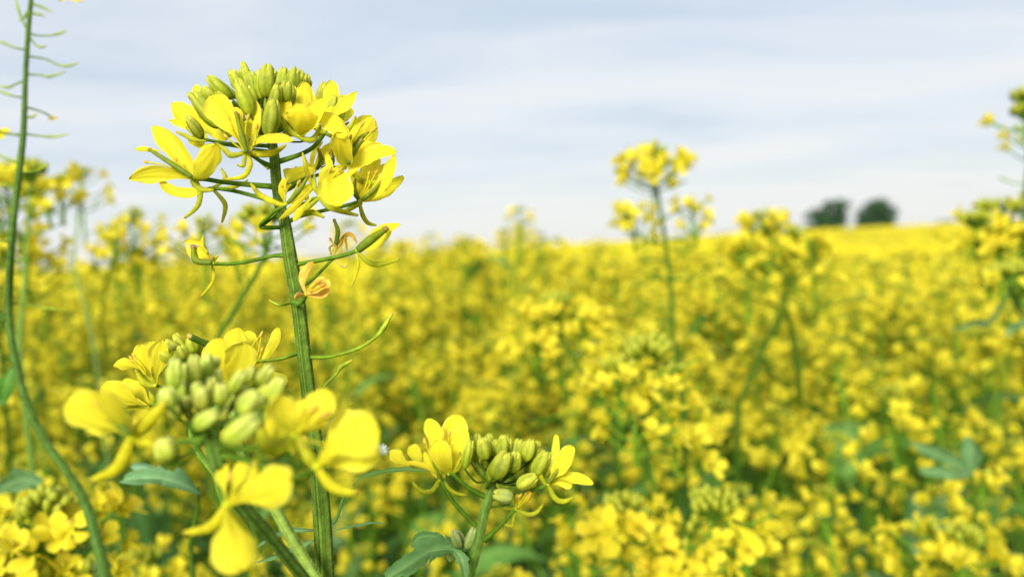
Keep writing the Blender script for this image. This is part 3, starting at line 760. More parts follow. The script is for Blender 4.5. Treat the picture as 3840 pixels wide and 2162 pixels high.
# ================================================================== small sharp plant, lower middle
def low_plant():
    t = thing('mustard_plant', 'small sharp mustard plant with flat-topped green buds and a lobed leaf', 'plant',
              ground_of(cE, (1100, 1500), (-.03, .03)), 'mustard plants in the foreground')
    mb = MB()
    P_ = [cE.p(q) for q in [(1335, 620), (1325, 700), (1300, 790), (1262, 920), (1232, 1060), (1195, 1220), (1130, 1440), (1090, 1560)]]
    R_ = [cE.L(x) for x in (22, 32, 38, 42, 42, 46, 50, 52)]
    a, b = tube(mb, P_, R_, (.10, .20, .022), seg=40, sub=8, ridges=8, ridge_col=(.2, .32, .05))
    hairs(mb, a, b, 700, .0006, random.Random(4), (.4, .45, .2))
    g = to_ground(P_[-1], (-.03, .03)); tube(mb, [P_[-1]] + g, [R_[-1]] * 4, STEM, seg=12, sub=4)
    build('stem', mb, M_STEM, t)
    fl = lambda *a, **k: flower(cE, t, *a, **k)
    O = PROF_L; Q = PROF_P
    fl((970, 600, -4), [(1010, 610, -4), (1120, 710, -2), (1290, 800, 0)], 18, seed=61, petals=[
        (900, 400, 795, 150, 150, .25, -2, -2, O), (960, 380, 1060, 120, 200, .15, 4, 6, PROF_W), (1030, 440, 1110, 240, 140, .3, 0, 2, O), (900, 470, 880, 320, 170, .2, -6, -6, O)],
        sepals=[([(960, 600), (880, 520), (815, 380)], 26, SEP), ([(985, 600), (1050, 540), (1060, 440)], 26, SEP), ([(970, 600), (940, 520), (930, 450)], 34, SEP)],
        stamens=[([(970, 560), (930, 400), (925, 310)], 12), ([(975, 560), (960, 400), (975, 280)], 12)])
    fl((900, 650, -2), [(930, 700, -2), (1020, 850, -1), (1215, 1050, 0)], 17, seed=62, petals=[
        (810, 510, 600, 515, 45, .5, -2, -2, O), (560, 500, 490, 408, 110, .25, -2, -2, Q, 650, 530, -2), (820, 560, 770, 420, 60, .5, 2, 2, O), (900, 560, 880, 480, 70, .5, 3, 3, O), (720, 440, 640, 380, 120, .3, 6, 6, O, 700, 520, 6)],
        sepals=[([(885, 665), (830, 745), (740, 745), (680, 680)], 21, SEP), ([(930, 665), (980, 730), (1040, 765), (1115, 778)], 17, SEP), ([(900, 640), (925, 620), (940, 600)], 26, SEP), ([(880, 660), (875, 700), (880, 715)], 16, SEP)],
        stamens=[([(885, 640), (830, 500), (775, 345)], 15), ([(890, 640), (860, 540), (840, 470)], 11)],
        pistil=([(895, 640), (860, 540), (830, 460)], 14))
    fl((1790, 690, -4), [(1700, 720, -3), (1600, 755, -2), (1490, 780, 0), (1310, 810, 0)], 15, seed=63, petals=[
        (1860, 610, 1985, 370, 150, .2, -4, -6), (1840, 540, 1850, 280, 80, .3, 2, 4), (1960, 610, 2158, 685, 90, .3, -2, -2, O, 1870, 640, -1), (1880, 640, 1985, 580, 120, .3, 3, 4), (1900, 670, 1985, 700, 80, .3, 0, 0)],
        sepals=[([(1790, 700), (1840, 800), (1910, 830), (1990, 800)], 23, SEP), ([(1765, 690), (1720, 620), (1705, 530)], 22, SEP), ([(1800, 680), (1880, 600), (1960, 530)], 20, SEPY)],
        stamens=[([(1790, 680), (1840, 590), (1900, 510)], 13), ([(1790, 670), (1830, 570), (1870, 540)], 12)],
        pistil=([(1785, 680), (1840, 610), (1890, 540)], 16))
    fl((1520, 890, -2), [(1490, 920, -2), (1400, 1020, -1), (1260, 1150, 0)], 18, seed=64, pcol=YEL2, petals=[
        (1650, 810, 1690, 640, 60, .4, 0, 2, O), (1600, 820, 1640, 740, 50, .4, -2, -2, O), (1540, 800, 1530, 770, 50, .4, -2, -2, O)],
        sepals=[([(1530, 900), (1620, 935), (1690, 920), (1740, 860)], 19, SEP), ([(1515, 905), (1500, 980), (1490, 1030), (1430, 1020)], 13, SEP), ([(1500, 890), (1440, 880), (1410, 850)], 17, SEP)],
        stamens=[([(1520, 880), (1530, 820), (1550, 790)], 11), ([(1530, 880), (1570, 820), (1600, 770)], 11), ([(1540, 880), (1600, 820), (1630, 780)], 10)])
    bl = [(1130, 480, 1105, 305, 100, 4), (1190, 450, 1205, 290, 105, 8), (1270, 490, 1245, 320, 150, -4), (1310, 430, 1300, 290, 100, 4), (1400, 470, 1425, 300, 125, 0), (1360, 470, 1350, 340, 110, 4),
          (1330, 640, 1445, 440, 175, -12), (1510, 480, 1550, 330, 115, 4), (1500, 590, 1525, 440, 125, -6), (1590, 500, 1650, 335, 140, -2), (1640, 500, 1705, 350, 100, 4), (1670, 620, 1770, 440, 165, -4),
          (1640, 600, 1720, 420, 120, 4), (1100, 560, 1150, 350, 95, -6), (1270, 630, 1200, 545, 80, 4), (1440, 560, 1460, 440, 110, 6), (1200, 500, 1150, 380, 100, 0), (1570, 520, 1580, 380, 110, 6), (1250, 560, 1300, 440, 110, 6)]
    rb = random.Random(14)
    bl = [(b[0], b[1], b[2], b[3], b[4] * .9, b[5]) for b in bl] + [(b[0] + s_, b[1] + rb.uniform(0, 30), b[2] + s_ * 1.1, b[3] + rb.uniform(10, 40), b[4] * rb.uniform(.6, .75), b[5] + rb.uniform(3, 8))
          for b in bl if b[4] > 104 for s_ in (rb.uniform(30, 48) * rb.choice((-1, 1)),)]
    buds(cE, t, bl, (1335, 640, 0), 5)
    buds(cE, t, [(1530, 710, 1680, 630, 115, -8)], (1350, 710, 0), 6, col=(.5, .5, .04))
    buds(cE, t, [(1500, 800, 1350, 770, 120, -8)], (1300, 880, 0), 6, col=(.42, .46, .1))
    buds(cE, t, [(1060, 1210, 1015, 1075, 85, -2), (1085, 1200, 1055, 1090, 80, 2), (1110, 1220, 1175, 1060, 85, 0), (1000, 1190, 950, 1130, 60, 2), (980, 1230, 985, 1310, 60, 3)], (1140, 1240, 0), 8, col=(.34, .44, .10), tip=(.6, .64, .25))
    lf = MB()
    pp = [cE.p(q) for q in [(1120, 1235, 0), (1000, 1205, -3), (880, 1215, -6), (740, 1280, -8), (580, 1390, -8), (430, 1490, -6)]]
    leaf(lf, pp, cE.L(330), view_side(pp[0], pp[-1], .55), lobes=3, depth=.42, col=(.16, .33, .10), fold=-.2, rnd=random.Random(3), n=40, mm=8)
    pp = [cE.p(q) for q in [(1000, 1200, -3), (900, 1130, -4), (800, 1110, -5), (720, 1130, -5), (665, 1210, -5)]]
    leaf(lf, pp, cE.L(110), view_side(pp[0], pp[-1], .3), lobes=2, depth=.2, col=(.16, .33, .10), rnd=random.Random(4))
    build('leaf', lf, M_LEAF, t)
    lf = MB()
    pp = [cE.p(q) for q in [(990, 1210, -3), (1050, 1260, -6), (1090, 1340, -8), (1105, 1450, -8)]]
    leaf(lf, pp, cE.L(130), view_side(pp[0], pp[-1], .3), lobes=2, depth=.25, col=(.17, .34, .11), rnd=random.Random(6))
    build('leaf', lf, M_LEAF, t)
    return t


hero(); near_plant(); mid_plant(); low_plant()

# downy seed tuft and tiny beetle
mb = MB(); r_ = random.Random(2); c_ = P(1432, 1685, 0.205)
for i in range(150):
    d = Vector((r_.gauss(0, 1), r_.gauss(0, 1), r_.gauss(0, 1))).normalized(); L_ = r_.uniform(.0008, .0022)
    e = c_ + d * L_ + Vector((.0004, 0, .0004)) * r_.random(); s = d.orthogonal().normalized() * .00004
    a_ = [mb.vert(c_ + s, (.8, .85, .8)), mb.vert(c_ - s, (.8, .85, .8)), mb.vert(e - s * .6, (.85, .9, .88)), mb.vert(e + s * .6, (.85, .9, .88))]
    mb.face(tuple(a_))
tag(build('seed_tuft', mb, M_FLOSS), 'tiny white downy tuft caught on the edge of a nearest yellow petal', 'seed tuft')
mb = MB(); c_ = cC3.p((935, 332, -9))
tube(mb, [c_ - CR * .0007, c_, c_ + CR * .0008 - CU * .0002], [.0002, .0005, .0002], (.01, .01, .012), seg=10, sub=4)
for s_ in (-1, 1):
    for k in (-1, 0, 1):
        q = c_ + CR * (.0003 * k); tube(mb, [q, q + CU * .0005 * s_ + CR * .0002 * k - _f * .0002, q + CU * .0007 * s_ + CR * .0003 * k], [.00006, .00005, .00003], (.01, .01, .01), seg=5, sub=2)
tag(build('beetle', mb, M_SEPAL), 'tiny black beetle among the green buds left of the stem', 'insect')


# ================================================================== procedural heads, for everything out of focus
def axes(d):
    d = d.normalized(); a = d.orthogonal().normalized(); return a, d.cross(a)


def mini_flower(mb, b, d, size, rnd, lod=1, col=YEL):
    """four petals in a cross, sepals below, pistil; b receptacle, d facing"""
    a, c = axes(d); r0 = rnd.uniform(0, 1.57)
    spread = rnd.uniform(.55, 1.15)
    pc = cj(col, rnd, .07)
    for k in range(4):
        ph = r0 + k * math.pi / 2 + rnd.uniform(-.2, .2)
        o = a * math.cos(ph) + c * math.sin(ph)
        sp = spread * rnd.uniform(.8, 1.2)
        ctrl = b + d * size * .45 + o * size * .08
        tip = b + d * size * (.45 + .45 * math.cos(sp)) + o * size * math.sin(sp) * .85
        petal(mb, b, ctrl, tip, d.cross(o), size * rnd.uniform(.5, .68), cup=rnd.uniform(-.2, .4), n=5 if lod else 3, mm=4 if lod else 2, col=pc, rnd=rnd, m=0, ruf=.06)
        if lod:
            o2 = a * math.cos(ph + .78) + c * math.sin(ph + .78)
            tube(mb, [b, b + d * size * .15 + o2 * size * .2, b + d * size * .2 + o2 * size * .48], [size * .05, size * .07, size * .03], SEPY, seg=5, sub=2, m=1, cap=False)
    if lod:
        tube(mb, [b, b + d * size * .6], [size * .05, size * .04], SEP, seg=5, sub=1, m=1)
        for k in range(3):
            ph = rnd.uniform(0, 6.28); o = a * math.cos(ph) + c * math.sin(ph)
            tube(mb, [b + d * size * .2, b + d * size * .6 + o * size * .12], [size * .02, size * .05], mixc(TAN, SEPY, .6), seg=4, sub=1, m=1)


def head_layout(rnd, nf=12, nb=16, rad=.020, drop=.03):
    """positions of open flowers (p, dir) and buds (p, dir) round an axis; top at z=0"""
    fl, bd = [], []
    for k in range(nb):
        t_ = (k + .5) / nb; ph = k * 2.4 + rnd.uniform(-.2, .2); th = .95 * math.sqrt(t_)
        d = Vector((math.sin(th) * math.cos(ph), math.sin(th) * math.sin(ph), math.cos(th)))
        p = Vector((0, 0, -.014)) + d * rad * rnd.uniform(.45, .60)
        bd.append((p, (d + Vector((0, 0, .4))).normalized()))
    for k in range(nf):
        t_ = k / max(1, nf - 1); ph = k * 2.4 + rnd.uniform(-.4, .4)
        r_ = rad * rnd.uniform(.8, 1.35)
        z = -.008 - drop * t_ * rnd.uniform(.7, 1.2)
        o = Vector((math.cos(ph), math.sin(ph), 0))
        fl.append((o * r_ + Vector((0, 0, z)), (o * rnd.uniform(.5, 1.3) + Vector((0, 0, rnd.uniform(.4, 1.1))) + Vector((rnd.gauss(0, .2), rnd.gauss(0, .2), 0))).normalized()))
    return fl, bd


def head_mesh(seed, nf=12, nb=16, rad=.020, drop=.03, lod=1, size=.0118, name='flower_head', stalk=.05, pods=4):
    rnd = random.Random(seed); mb = MB()
    fl, bd = head_layout(rnd, nf, nb, rad, drop)
    tube(mb, [Vector((0, 0, -.012)), Vector((0, 0, -.03)), Vector((0, 0, -stalk))], [.0009, .0013, .0016], FPED, seg=6, sub=2, m=1)
    for p, d in bd:
        bud(mb, p, p + d * .0062, .0036, rnd, m=1, seg=6 if lod else 4, n=3, fine=False)
    for p, d in fl:
        mini_flower(mb, p, d, size * rnd.uniform(.85, 1.15), rnd, lod)
        base = Vector((0, 0, p.z - .010))
        tube(mb, [base, (base + p) / 2 - Vector((0, 0, .001)), p], [.0006, .0005, .0006], FPED, seg=4, sub=2, m=1, cap=False)
    for k in range(pods):
        ph = rnd.uniform(0, 6.28); o = Vector((math.cos(ph), math.sin(ph), 0)); z = -drop - .012 - .012 * k
        b = Vector((0, 0, z)); tube(mb, [b, b + o * .010 + Vector((0, 0, .002)), b + o * .022 + Vector((0, 0, rnd.uniform(.0, .012)))], [.0005, .0006, .0009], FPED, seg=4, sub=2, m=1)
    return mb.mesh(name, [M_PETAL, M_SEPAL])


HEADS = [head_mesh(100 + i, nf=[10, 13, 8, 11, 14, 9][i], rad=[.019, .022, .017, .020, .023, .018][i], drop=[.028, .035, .022, .04, .03, .034][i]) for i in range(6)]
FLOWERS = []
for i in range(5):
    mb = MB(); mini_flower(mb, Vector((0, 0, 0)), Vector((0, 0, 1)), .0098, random.Random(300 + i), 1); FLOWERS.append(mb.mesh('flower', [M_PETAL, M_SEPAL]))


def quat_to(d, rnd):
    q = Vector((0, 0, 1)).rotation_difference(d.normalized())
    return q @ Quaternion((0, 0, 1), rnd.uniform(0, 6.28))


def raceme(parent, top, axis, seed, nf=14, nb=14, rad=.02, drop=.03, size=1.0, skip=0.0, pods=5, pod_len=.024, podz=.03):
    """head with every flower an object: flower_head (stalks) > flower, bud_cluster"""
    rnd = random.Random(seed)
    q = Vector((0, 0, 1)).rotation_difference(axis.normalized())
    fl, bd = head_layout(rnd, nf, nb, rad, drop)
    mb = MB()
    for p, d in fl:
        base = Vector((0, 0, p.z - .010))
        tube(mb, [top + q @ base, top + q @ ((base + p) / 2 - Vector((0, 0, .002))), top + q @ p], [.0008, .0006, .0007], FPED, seg=5, sub=2)
    tube(mb, [top + q @ Vector((0, 0, -.010)), top + q @ Vector((0, 0, -drop - .016 - (podz if pods else .004)))], [.001, .0013], FPED, seg=8, sub=2)
    for k in range(pods):
        ph = k * 2.4 + rnd.uniform(-.3, .3); o = Vector((math.cos(ph), math.sin(ph), 0)); b = Vector((0, 0, -drop - .012 - podz * (k + .3) / max(1, pods)))
        pl = pod_len * rnd.uniform(.7, 1.2)
        tube(mb, [top + q @ b, top + q @ (b + o * pl * .5 + Vector((0, 0, .001))), top + q @ (b + o * pl + Vector((0, 0, rnd.uniform(.001, .012))))], [.0006, .0006, .0009], FPED, seg=5, sub=3)
    h = build('flower_head', mb, M_STEM, parent)
    for p, d in fl:
        if rnd.random() < skip: continue
        o = link('flower', rnd.choice(FLOWERS), h, top + q @ p)
        o.rotation_mode = 'QUATERNION'; o.rotation_quaternion = quat_to(q @ d, rnd); s = size * rnd.uniform(.85, 1.15); o.scale = (s, s, s)
    mb = MB()
    for p, d in bd:
        b = top + q @ p; bud(mb, b, b + (q @ d) * .0066 * size, .0038 * size, rnd, seg=8, n=5, fine=False)
        tube(mb, [b, top + q @ Vector((0, 0, -.014))], [.0005, .0007], FPED, seg=4, sub=1, cap=False)
    if bd: build('bud_cluster', mb, M_BUD, h)
    return h


def traced_plant(label, cr, pts, rads, col, heads, seed, branches=(), leaves=(), pods=(), lean=(.02, .03), gl='mid-distance mustard plants'):
    t = thing('mustard_plant', label, 'plant', ground_of(cr, pts[-1], lean), gl)
    stem(cr, t, pts, [r * .85 for r in rads], col, seg=16, ridges=6, lean=lean, sub=5)
    for b in branches:
        part_tube('branch', cr, b[0], b[1], t, b[2] if len(b) > 2 else col)
    for k, h in enumerate(heads):
        x, y, dz, kw = h
        top = cr.p((x, y, dz)); ax = Vector(kw.pop('ax', (0, 0, 1)))
        raceme(t, top, ax, seed + k, **kw)
    for pp, r in pods:
        pod(cr, t, pp, r, col=mixc(col, PED, .5), col2=PED)
    for pp, w, roll, c in leaves:
        mb = MB(); q = [cr.p(x) for x in pp]
        leaf(mb, q, cr.L(w), view_side(q[0], q[-1], roll), col=c, lobes=3, depth=.35, rnd=random.Random(seed))
        build('leaf', mb, M_LEAF, t)
    return t


# tall bare stem on the left edge
t = thing('mustard_plant', 'tall bare mustard stem with thin empty stalks at the left edge, curving to the bottom', 'plant', ground_of(cG, (540, 1480)), 'mustard plants in the foreground')
pf = [cF.p(q) for q in [(180, -260), (168, -120), (158, -20), (143, 150), (128, 400), (120, 640), (103, 820), (80, 1000), (58, 1220)]]
rf = [cF.L(x * .78) for x in (9, 11, 13, 15, 15, 18, 20, 21, 22)]
pg = [cG.p(q) for q in [(45, 60), (52, 220), (80, 380), (140, 590), (230, 770), (350, 940), (430, 1080), (480, 1240), (520, 1400), (540, 1500)]]
rg = [cG.L(x * .75) for x in (24, 25, 26, 26, 26, 28, 30, 34, 38, 40)]
mb = MB(); a_, b_ = tube(mb, pf + pg, rf + rg, BLUEG, seg=28, sub=7, ridges=8, ridge_col=(.12, .22, .05))
g_ = to_ground(pg[-1]); tube(mb, [pg[-1]] + g_, [rg[-1]] * 4, STEM, seg=10, sub=3)
build('stem', mb, M_STEM, t)
for q in [[(155, 172), (200, 180), (260, 178), (300, 168), (330, 158)], [(150, 190), (175, 222), (205, 238), (230, 232)], [(150, 285), (230, 298), (290, 326), (340, 332), (392, 318)],
          [(145, 375), (200, 378), (250, 386), (325, 362)], [(135, 590), (165, 588), (182, 574)], [(135, 675), (200, 684), (260, 688), (345, 676)],
          [(110, 868), (170, 862), (215, 846), (245, 825)], [(138, 152), (112, 100), (92, 50), (80, 0)], [(140, 60), (120, 90), (98, 103)], [(120, 250), (70, 240), (30, 222), (-20, 205)],
          [(118, 410), (75, 425), (40, 440), (-10, 435)], [(112, 492), (70, 485), (30, 472), (-20, 455)], [(105, 680), (75, 678), (45, 674)], [(95, 822), (60, 812), (25, 795), (-20, 770)],
          [(72, 948), (40, 935), (-20, 930)], [(50, 1222), (20, 1215), (-20, 1214)], [(160, 20), (200, 32), (262, 62)], [(155, 66), (190, 72), (222, 80)]]:
    pod(cF, t, [(x, y, 0) for x, y in q], 4.2, col=BLUEG)
pod(cG, t, [(55, 75, 2), (130, 85, 3), (220, 100, 4), (330, 112, 5)], 4.5, col=BLUEG)
part_tube('branch', cG, [(35, 165), (10, 140), (-40, 110)], [18, 16, 15], t, BLUEG)
flower(cF, t, (262, 590), [(230, 572), (190, 556), (140, 542)], 4.5, seed=71, wither=True, pcol=(.55, .42, .05), petals=[(280, 590, 290, 596, 14, .3, 0, 0, PROF_L), (262, 600, 268, 608, 16, .3, 0, 0, PROF_L), (250, 596, 245, 604, 14, .2, 0, 0, PROF_L)], pedcol=BLUEG, rec=8)
flower(cF, t, (360, -60), [(300, -70), (170, -60)], 5, seed=72, petals=[(380, -30, 405, 8, 60, .2, 0, 0, PROF_L), (320, -30, 298, 10, 30, .2, 0, 0, PROF_P), (400, -90, 440, -130, 60, .3, 0, 0), (340, -90, 320, -140, 60, .3, 0, 0)], pedcol=BLUEG, rec=9)
flower(cF, t, (-10, 660), [(40, 672), (95, 680)], 5, seed=74, petals=[(20, 655, 46, 664, 40, .3, 0, 0, PROF_L), (0, 680, 10, 700, 40, .3, 0, 0, PROF_L)], pedcol=BLUEG, rec=9)
mb = MB(); q = [cG.p(x) for x in [(120, 590, 0), (60, 540, 6), (20, 480, 10), (55, 420, 14)]]
leaf(mb, [cG.p(x) for x in [(-60, 620, 4), (0, 560, 6), (30, 480, 6), (62, 400, 8)]], cG.L(100), view_side(q[0], q[-1], .3), lobes=2, depth=.15, col=(.09, .24, .03)); build('leaf', mb, M_LEAF, t)

# left group behind it
traced_plant('pale-stemmed blurred mustard plant just behind the bare stem at the left edge', cN.at(.58),
             [(205, 120), (214, 260), (218, 450), (203, 600), (190, 760), (182, 1000), (150, 1300), (140, 1500)], [9, 10, 12, 14, 17, 22, 25, 26], (.13, .23, .035),
             [(205, 110, 0, dict(nf=9, nb=20, rad=.022, drop=.02, size=1.15, pods=0)), (440, 160, 10, dict(nf=5, nb=0, rad=.008, drop=.02, size=1.2, pods=0)), (350, 290, -5, dict(nf=3, nb=0, rad=.006, drop=.008, pods=0))], 400,
             branches=[([(218, 280), (300, 300), (380, 250), (440, 200)], [4, 4, 4, 4]), ([(205, 610), (300, 600), (420, 560), (470, 500), (480, 450)], [6, 6, 6, 5, 4])],
             pods=[([(225, 450), (300, 455), (360, 445), (405, 430)], 4), ([(215, 340), (180, 360), (150, 340)], 4), ([(222, 360), (270, 345), (310, 330)], 4)])
traced_plant('blurred mustard plant cut by the left edge, yellow flowers beside the bare stem', cN.at(.60), [(-20, 130), (-10, 400), (0, 700), (10, 1000), (0, 1400)], [10, 12, 14, 16, 18], STEM,
             [(30, 110, 0, dict(nf=14, nb=8, rad=.018, drop=.02, size=1.2, pods=0)), (30, 430, 0, dict(nf=14, nb=6, rad=.02, drop=.035, pods=0)), (160, 560, 20, dict(nf=12, nb=3, rad=.014, drop=.03, pods=0)), (190, 640, 20, dict(nf=12, nb=2, rad=.02, drop=.035, pods=0))], 420,
             branches=[([(-10, 560), (80, 640), (150, 660), (160, 600)], [6, 6, 6, 5]), ([(0, 800), (100, 760), (180, 700), (190, 660)], [6, 6, 6, 5])], lean=(-.02, .04))
traced_plant('faint very blurred mustard plant with one small head, right of the bare stem', cN.at(.85), [(590, 180), (585, 350), (570, 560), (545, 760), (560, 940), (610, 1100), (650, 1260), (700, 1500)], [9, 10, 11, 12, 12, 12, 12, 12], (.14, .23, .055),
             [(590, 150, 0, dict(nf=9, nb=14, rad=.024, drop=.03, pods=4))], 440, lean=(.02, .05))
traced_plant('blurred mustard plant with two rounded heads standing left above the field line', cN.at(.80), [(960, 500), (900, 620), (850, 740), (810, 880), (770, 1030), (740, 1300)], [9, 10, 11, 12, 12, 12], STEM,
             [(970, 465, 0, dict(nf=18, nb=16, rad=.024, drop=.035, pods=2)), (830, 590, -10, dict(nf=20, nb=14, rad=.026, drop=.04, pods=2)), (1010, 720, 10, dict(nf=9, nb=14, rad=.015, drop=.02, pods=2))], 450,
             branches=[([(850, 740), (830, 660), (830, 600)], [8, 7, 6]), ([(800, 900), (930, 820), (1010, 740)], [7, 7, 6])], lean=(.02, .05))
# behind the tall plant
traced_plant('blurred mustard plant leaning behind the tall ridged stem, small green head', cB.at(.44), [(830, 120), (880, 220), (900, 340), (870, 480), (790, 660), (680, 850), (560, 1050), (430, 1270), (330, 1450)], [14, 20, 24, 27, 28, 29, 29, 30, 30], (.055, .12, .010),
             [(830, 90, 0, dict(nf=5, nb=26, rad=.021, drop=.01, size=.9, pods=0)), (280, 170, 130, dict(nf=9, nb=4, rad=.018, drop=.016, pods=1)), (590, 350, 120, dict(nf=4, nb=5, rad=.010, drop=.012, pods=0))], 460,
             branches=[([(690, 830), (600, 700), (520, 500), (280, 200)], [7, 6, 6, 6]), ([(700, 780), (650, 500), (590, 380)], [6, 5, 5])], pods=[([(870, 480), (800, 420), (760, 320)], 6), ([(900, 400), (960, 440), (990, 460)], 6)], lean=(0, .05))
# tall plant on the right, against the sky
traced_plant('tall slender blurred mustard plant rising alone against the sky right of centre', cHH.at(.70), [(362, 120), (372, 230), (395, 380), (418, 520), (435, 650), (455, 820), (465, 1000), (480, 1180), (520, 1450)], [8, 10, 13, 14, 15, 15, 16, 17, 18], (.045, .10, .008),
             [(355, 75, 0, dict(nf=26, nb=10, rad=.022, drop=.020, size=1.25, pods=3, pod_len=.03, podz=.05)), (255, 380, -8, dict(nf=9, nb=0, rad=.014, drop=.022, size=1.1, pods=0)), (570, 320, 6, dict(nf=7, nb=0, rad=.013, drop=.018, size=1.0, pods=0, skip=.1)),
              (215, 355, -4, dict(nf=4, nb=0, rad=.008, drop=.004, pods=0)), (590, 440, 4, dict(nf=3, nb=0, rad=.008, drop=.006, pods=0))], 480,
             branches=[([(415, 600), (330, 580), (270, 530), (240, 490)], [7, 6, 6, 5]), ([(410, 480), (470, 430), (540, 400), (580, 340)], [6, 5, 4, 4]), ([(385, 260), (330, 300), (270, 260), (262, 250)], [4, 4, 4, 4])],
             pods=[([(430, 575), (500, 575), (560, 545)], 4), ([(435, 620), (540, 635), (620, 600)], 4), ([(430, 690), (330, 690), (255, 685)], 4.5), ([(450, 790), (370, 780), (300, 755)], 5), ([(455, 790), (560, 790), (660, 750)], 4), ([(460, 960), (380, 960), (250, 900)], 4)], lean=(.02, .05))
traced_plant('blurred bushy mustard plant with crossing stems and wide yellow heads, left of the far trees', cHH.at(.74), [(1130, 560), (1115, 700), (1095, 820), (1070, 930), (1000, 1090), (930, 1240), (870, 1380), (820, 1500)], [11, 13, 15, 17, 18, 18, 19, 20], STEM,
             [(960, 415, 10, dict(nf=18, nb=10, rad=.018, drop=.012, pods=0)), (1130, 510, 0, dict(nf=20, nb=12, rad=.020, drop=.02, pods=2)), (840, 530, 0, dict(nf=15, nb=0, rad=.014, drop=.014, pods=0)), (1230, 540, 10, dict(nf=8, nb=2, rad=.012, drop=.014, pods=0)),
              (970, 580, 0, dict(nf=18, nb=2, rad=.024, drop=.03, pods=0)), (880, 800, 10, dict(nf=6, nb=0, rad=.02, drop=.02, pods=0)), (1230, 680, 10, dict(nf=10, nb=4, rad=.022, drop=.03, pods=0)), (700, 690, 10, dict(nf=9, nb=4, rad=.018, drop=.03, pods=0))], 500,
             branches=[([(1075, 925), (1110, 1050), (1135, 1200), (1160, 1450)], [14, 15, 16, 17]), ([(1100, 800), (1020, 700), (970, 480)], [9, 8, 7]), ([(1090, 830), (960, 760), (840, 560)], [7, 6, 6]), ([(1100, 820), (1200, 740), (1230, 580)], [7, 6, 6]),
                       ([(960, 1220), (1000, 1300), (1100, 1390)], [9, 9, 9]), ([(1060, 950), (800, 850), (700, 730)], [6, 6, 5])], lean=(-.02, .05))
traced_plant('blurred mustard plant in the field centre with a long slanting bare stem', cM.at(.62), [(1170, 690), (1165, 760), (1190, 880), (1240, 1000), (1300, 1120), (1390, 1260), (1480, 1370), (1600, 1520)], [12, 15, 17, 19, 20, 21, 22, 23], (.05, .11, .008),
             [(1190, 650, 0, dict(nf=10, nb=18, rad=.020, drop=.012, pods=0)), (1040, 720, 0, dict(nf=12, nb=3, rad=.015, drop=.03, pods=0)), (1370, 730, 0, dict(nf=12, nb=2, rad=.013, drop=.018, size=1.15, pods=0)), (1000, 860, 0, dict(nf=8, nb=0, rad=.018, drop=.02, size=1.1, pods=0)), (1200, 860, 10, dict(nf=10, nb=0, rad=.03, drop=.03, pods=0))], 520,
             branches=[([(1165, 770), (1100, 800), (1040, 760)], [6, 6, 5]), ([(1170, 780), (1280, 820), (1370, 760)], [6, 6, 5]), ([(1200, 920), (1100, 1000), (1030, 990)], [8, 7, 6])], lean=(.05, .05))
traced_plant('blurred mustard plant right of centre with a wide pale green bud head', cJ.at(.47), [(495, 210), (490, 300), (500, 450), (512, 600), (540, 800), (570, 980), (595, 1180), (605, 1450)], [11, 12, 13, 14, 16, 18, 19, 20], (.05, .11, .008),
             [(530, 70, 0, dict(nf=2, nb=26, rad=.026, drop=.01, size=1.2, pods=0)), (340, 130, -6, dict(nf=12, nb=6, rad=.014, drop=.022, size=1.25, pods=0)), (650, 150, 6, dict(nf=6, nb=10, rad=.012, drop=.018, pods=0)), (440, 440, -10, dict(nf=6, nb=0, rad=.018, drop=.014, size=1.3, pods=0)), (680, 460, 10, dict(nf=6, nb=0, rad=.018, drop=.02, size=1.2, pods=0))], 540,
             branches=[([(495, 300), (420, 260), (345, 180)], [5, 5, 5]), ([(495, 320), (600, 270), (650, 200)], [5, 5, 5])],
             pods=[([(500, 480), (400, 420), (300, 330)], 5), ([(505, 560), (600, 480), (700, 440)], 5), ([(500, 520), (600, 400), (650, 360)], 5)], lean=(0, .05))
traced_plant('mustard plant at lower right of centre with a large single drop-shaped petal hanging down', cJ.at(.43), [(380, 980), (395, 1120), (410, 1260), (440, 1500)], [11, 13, 15, 17], (.09, .2, .03),
             [(370, 950, 0, dict(nf=9, nb=16, rad=.018, drop=.02, size=1.0, pods=0)), (180, 1060, 0, dict(nf=7, nb=0, rad=.014, drop=.02, pods=0)), (480, 1020, 0, dict(nf=7, nb=3, rad=.012, drop=.02, size=1.1, pods=0)), (290, 1060, -20, dict(nf=6, nb=0, rad=.006, drop=.004, size=1.2, pods=0)), (100, 1150, 0, dict(nf=3, nb=0, rad=.005, drop=.004, size=1.1, pods=0)), (440, 1390, -10, dict(nf=4, nb=5, rad=.010, drop=.01, pods=0))], 560,
             branches=[([(390, 1100), (280, 1130), (180, 1110)], [6, 5, 5]), ([(390, 1080), (440, 1070), (480, 1050)], [5, 5, 5]), ([(400, 1200), (320, 1180), (290, 1090)], [5, 5, 5])], lean=(0, .05))
jp = [o for o in bpy.data.objects if o.get('label', '').startswith('mustard plant at lower right of centre')][0]
flower(cJ.at(.40), jp, (300, 1180), [(330, 1170, 10), (395, 1130, 18)], 6, seed=77, rec=10, petals=[(290, 1220, 310, 1340, 125, .1, -2, -4), (280, 1120, 300, 1010, 90, .2, 0, 2, PROF_L), (340, 1200, 400, 1230, 70, .6), (250, 1180, 200, 1160, 60, .8)],
       sepals=[([(295, 1185), (250, 1200), (190, 1240)], 9, SEPY)])
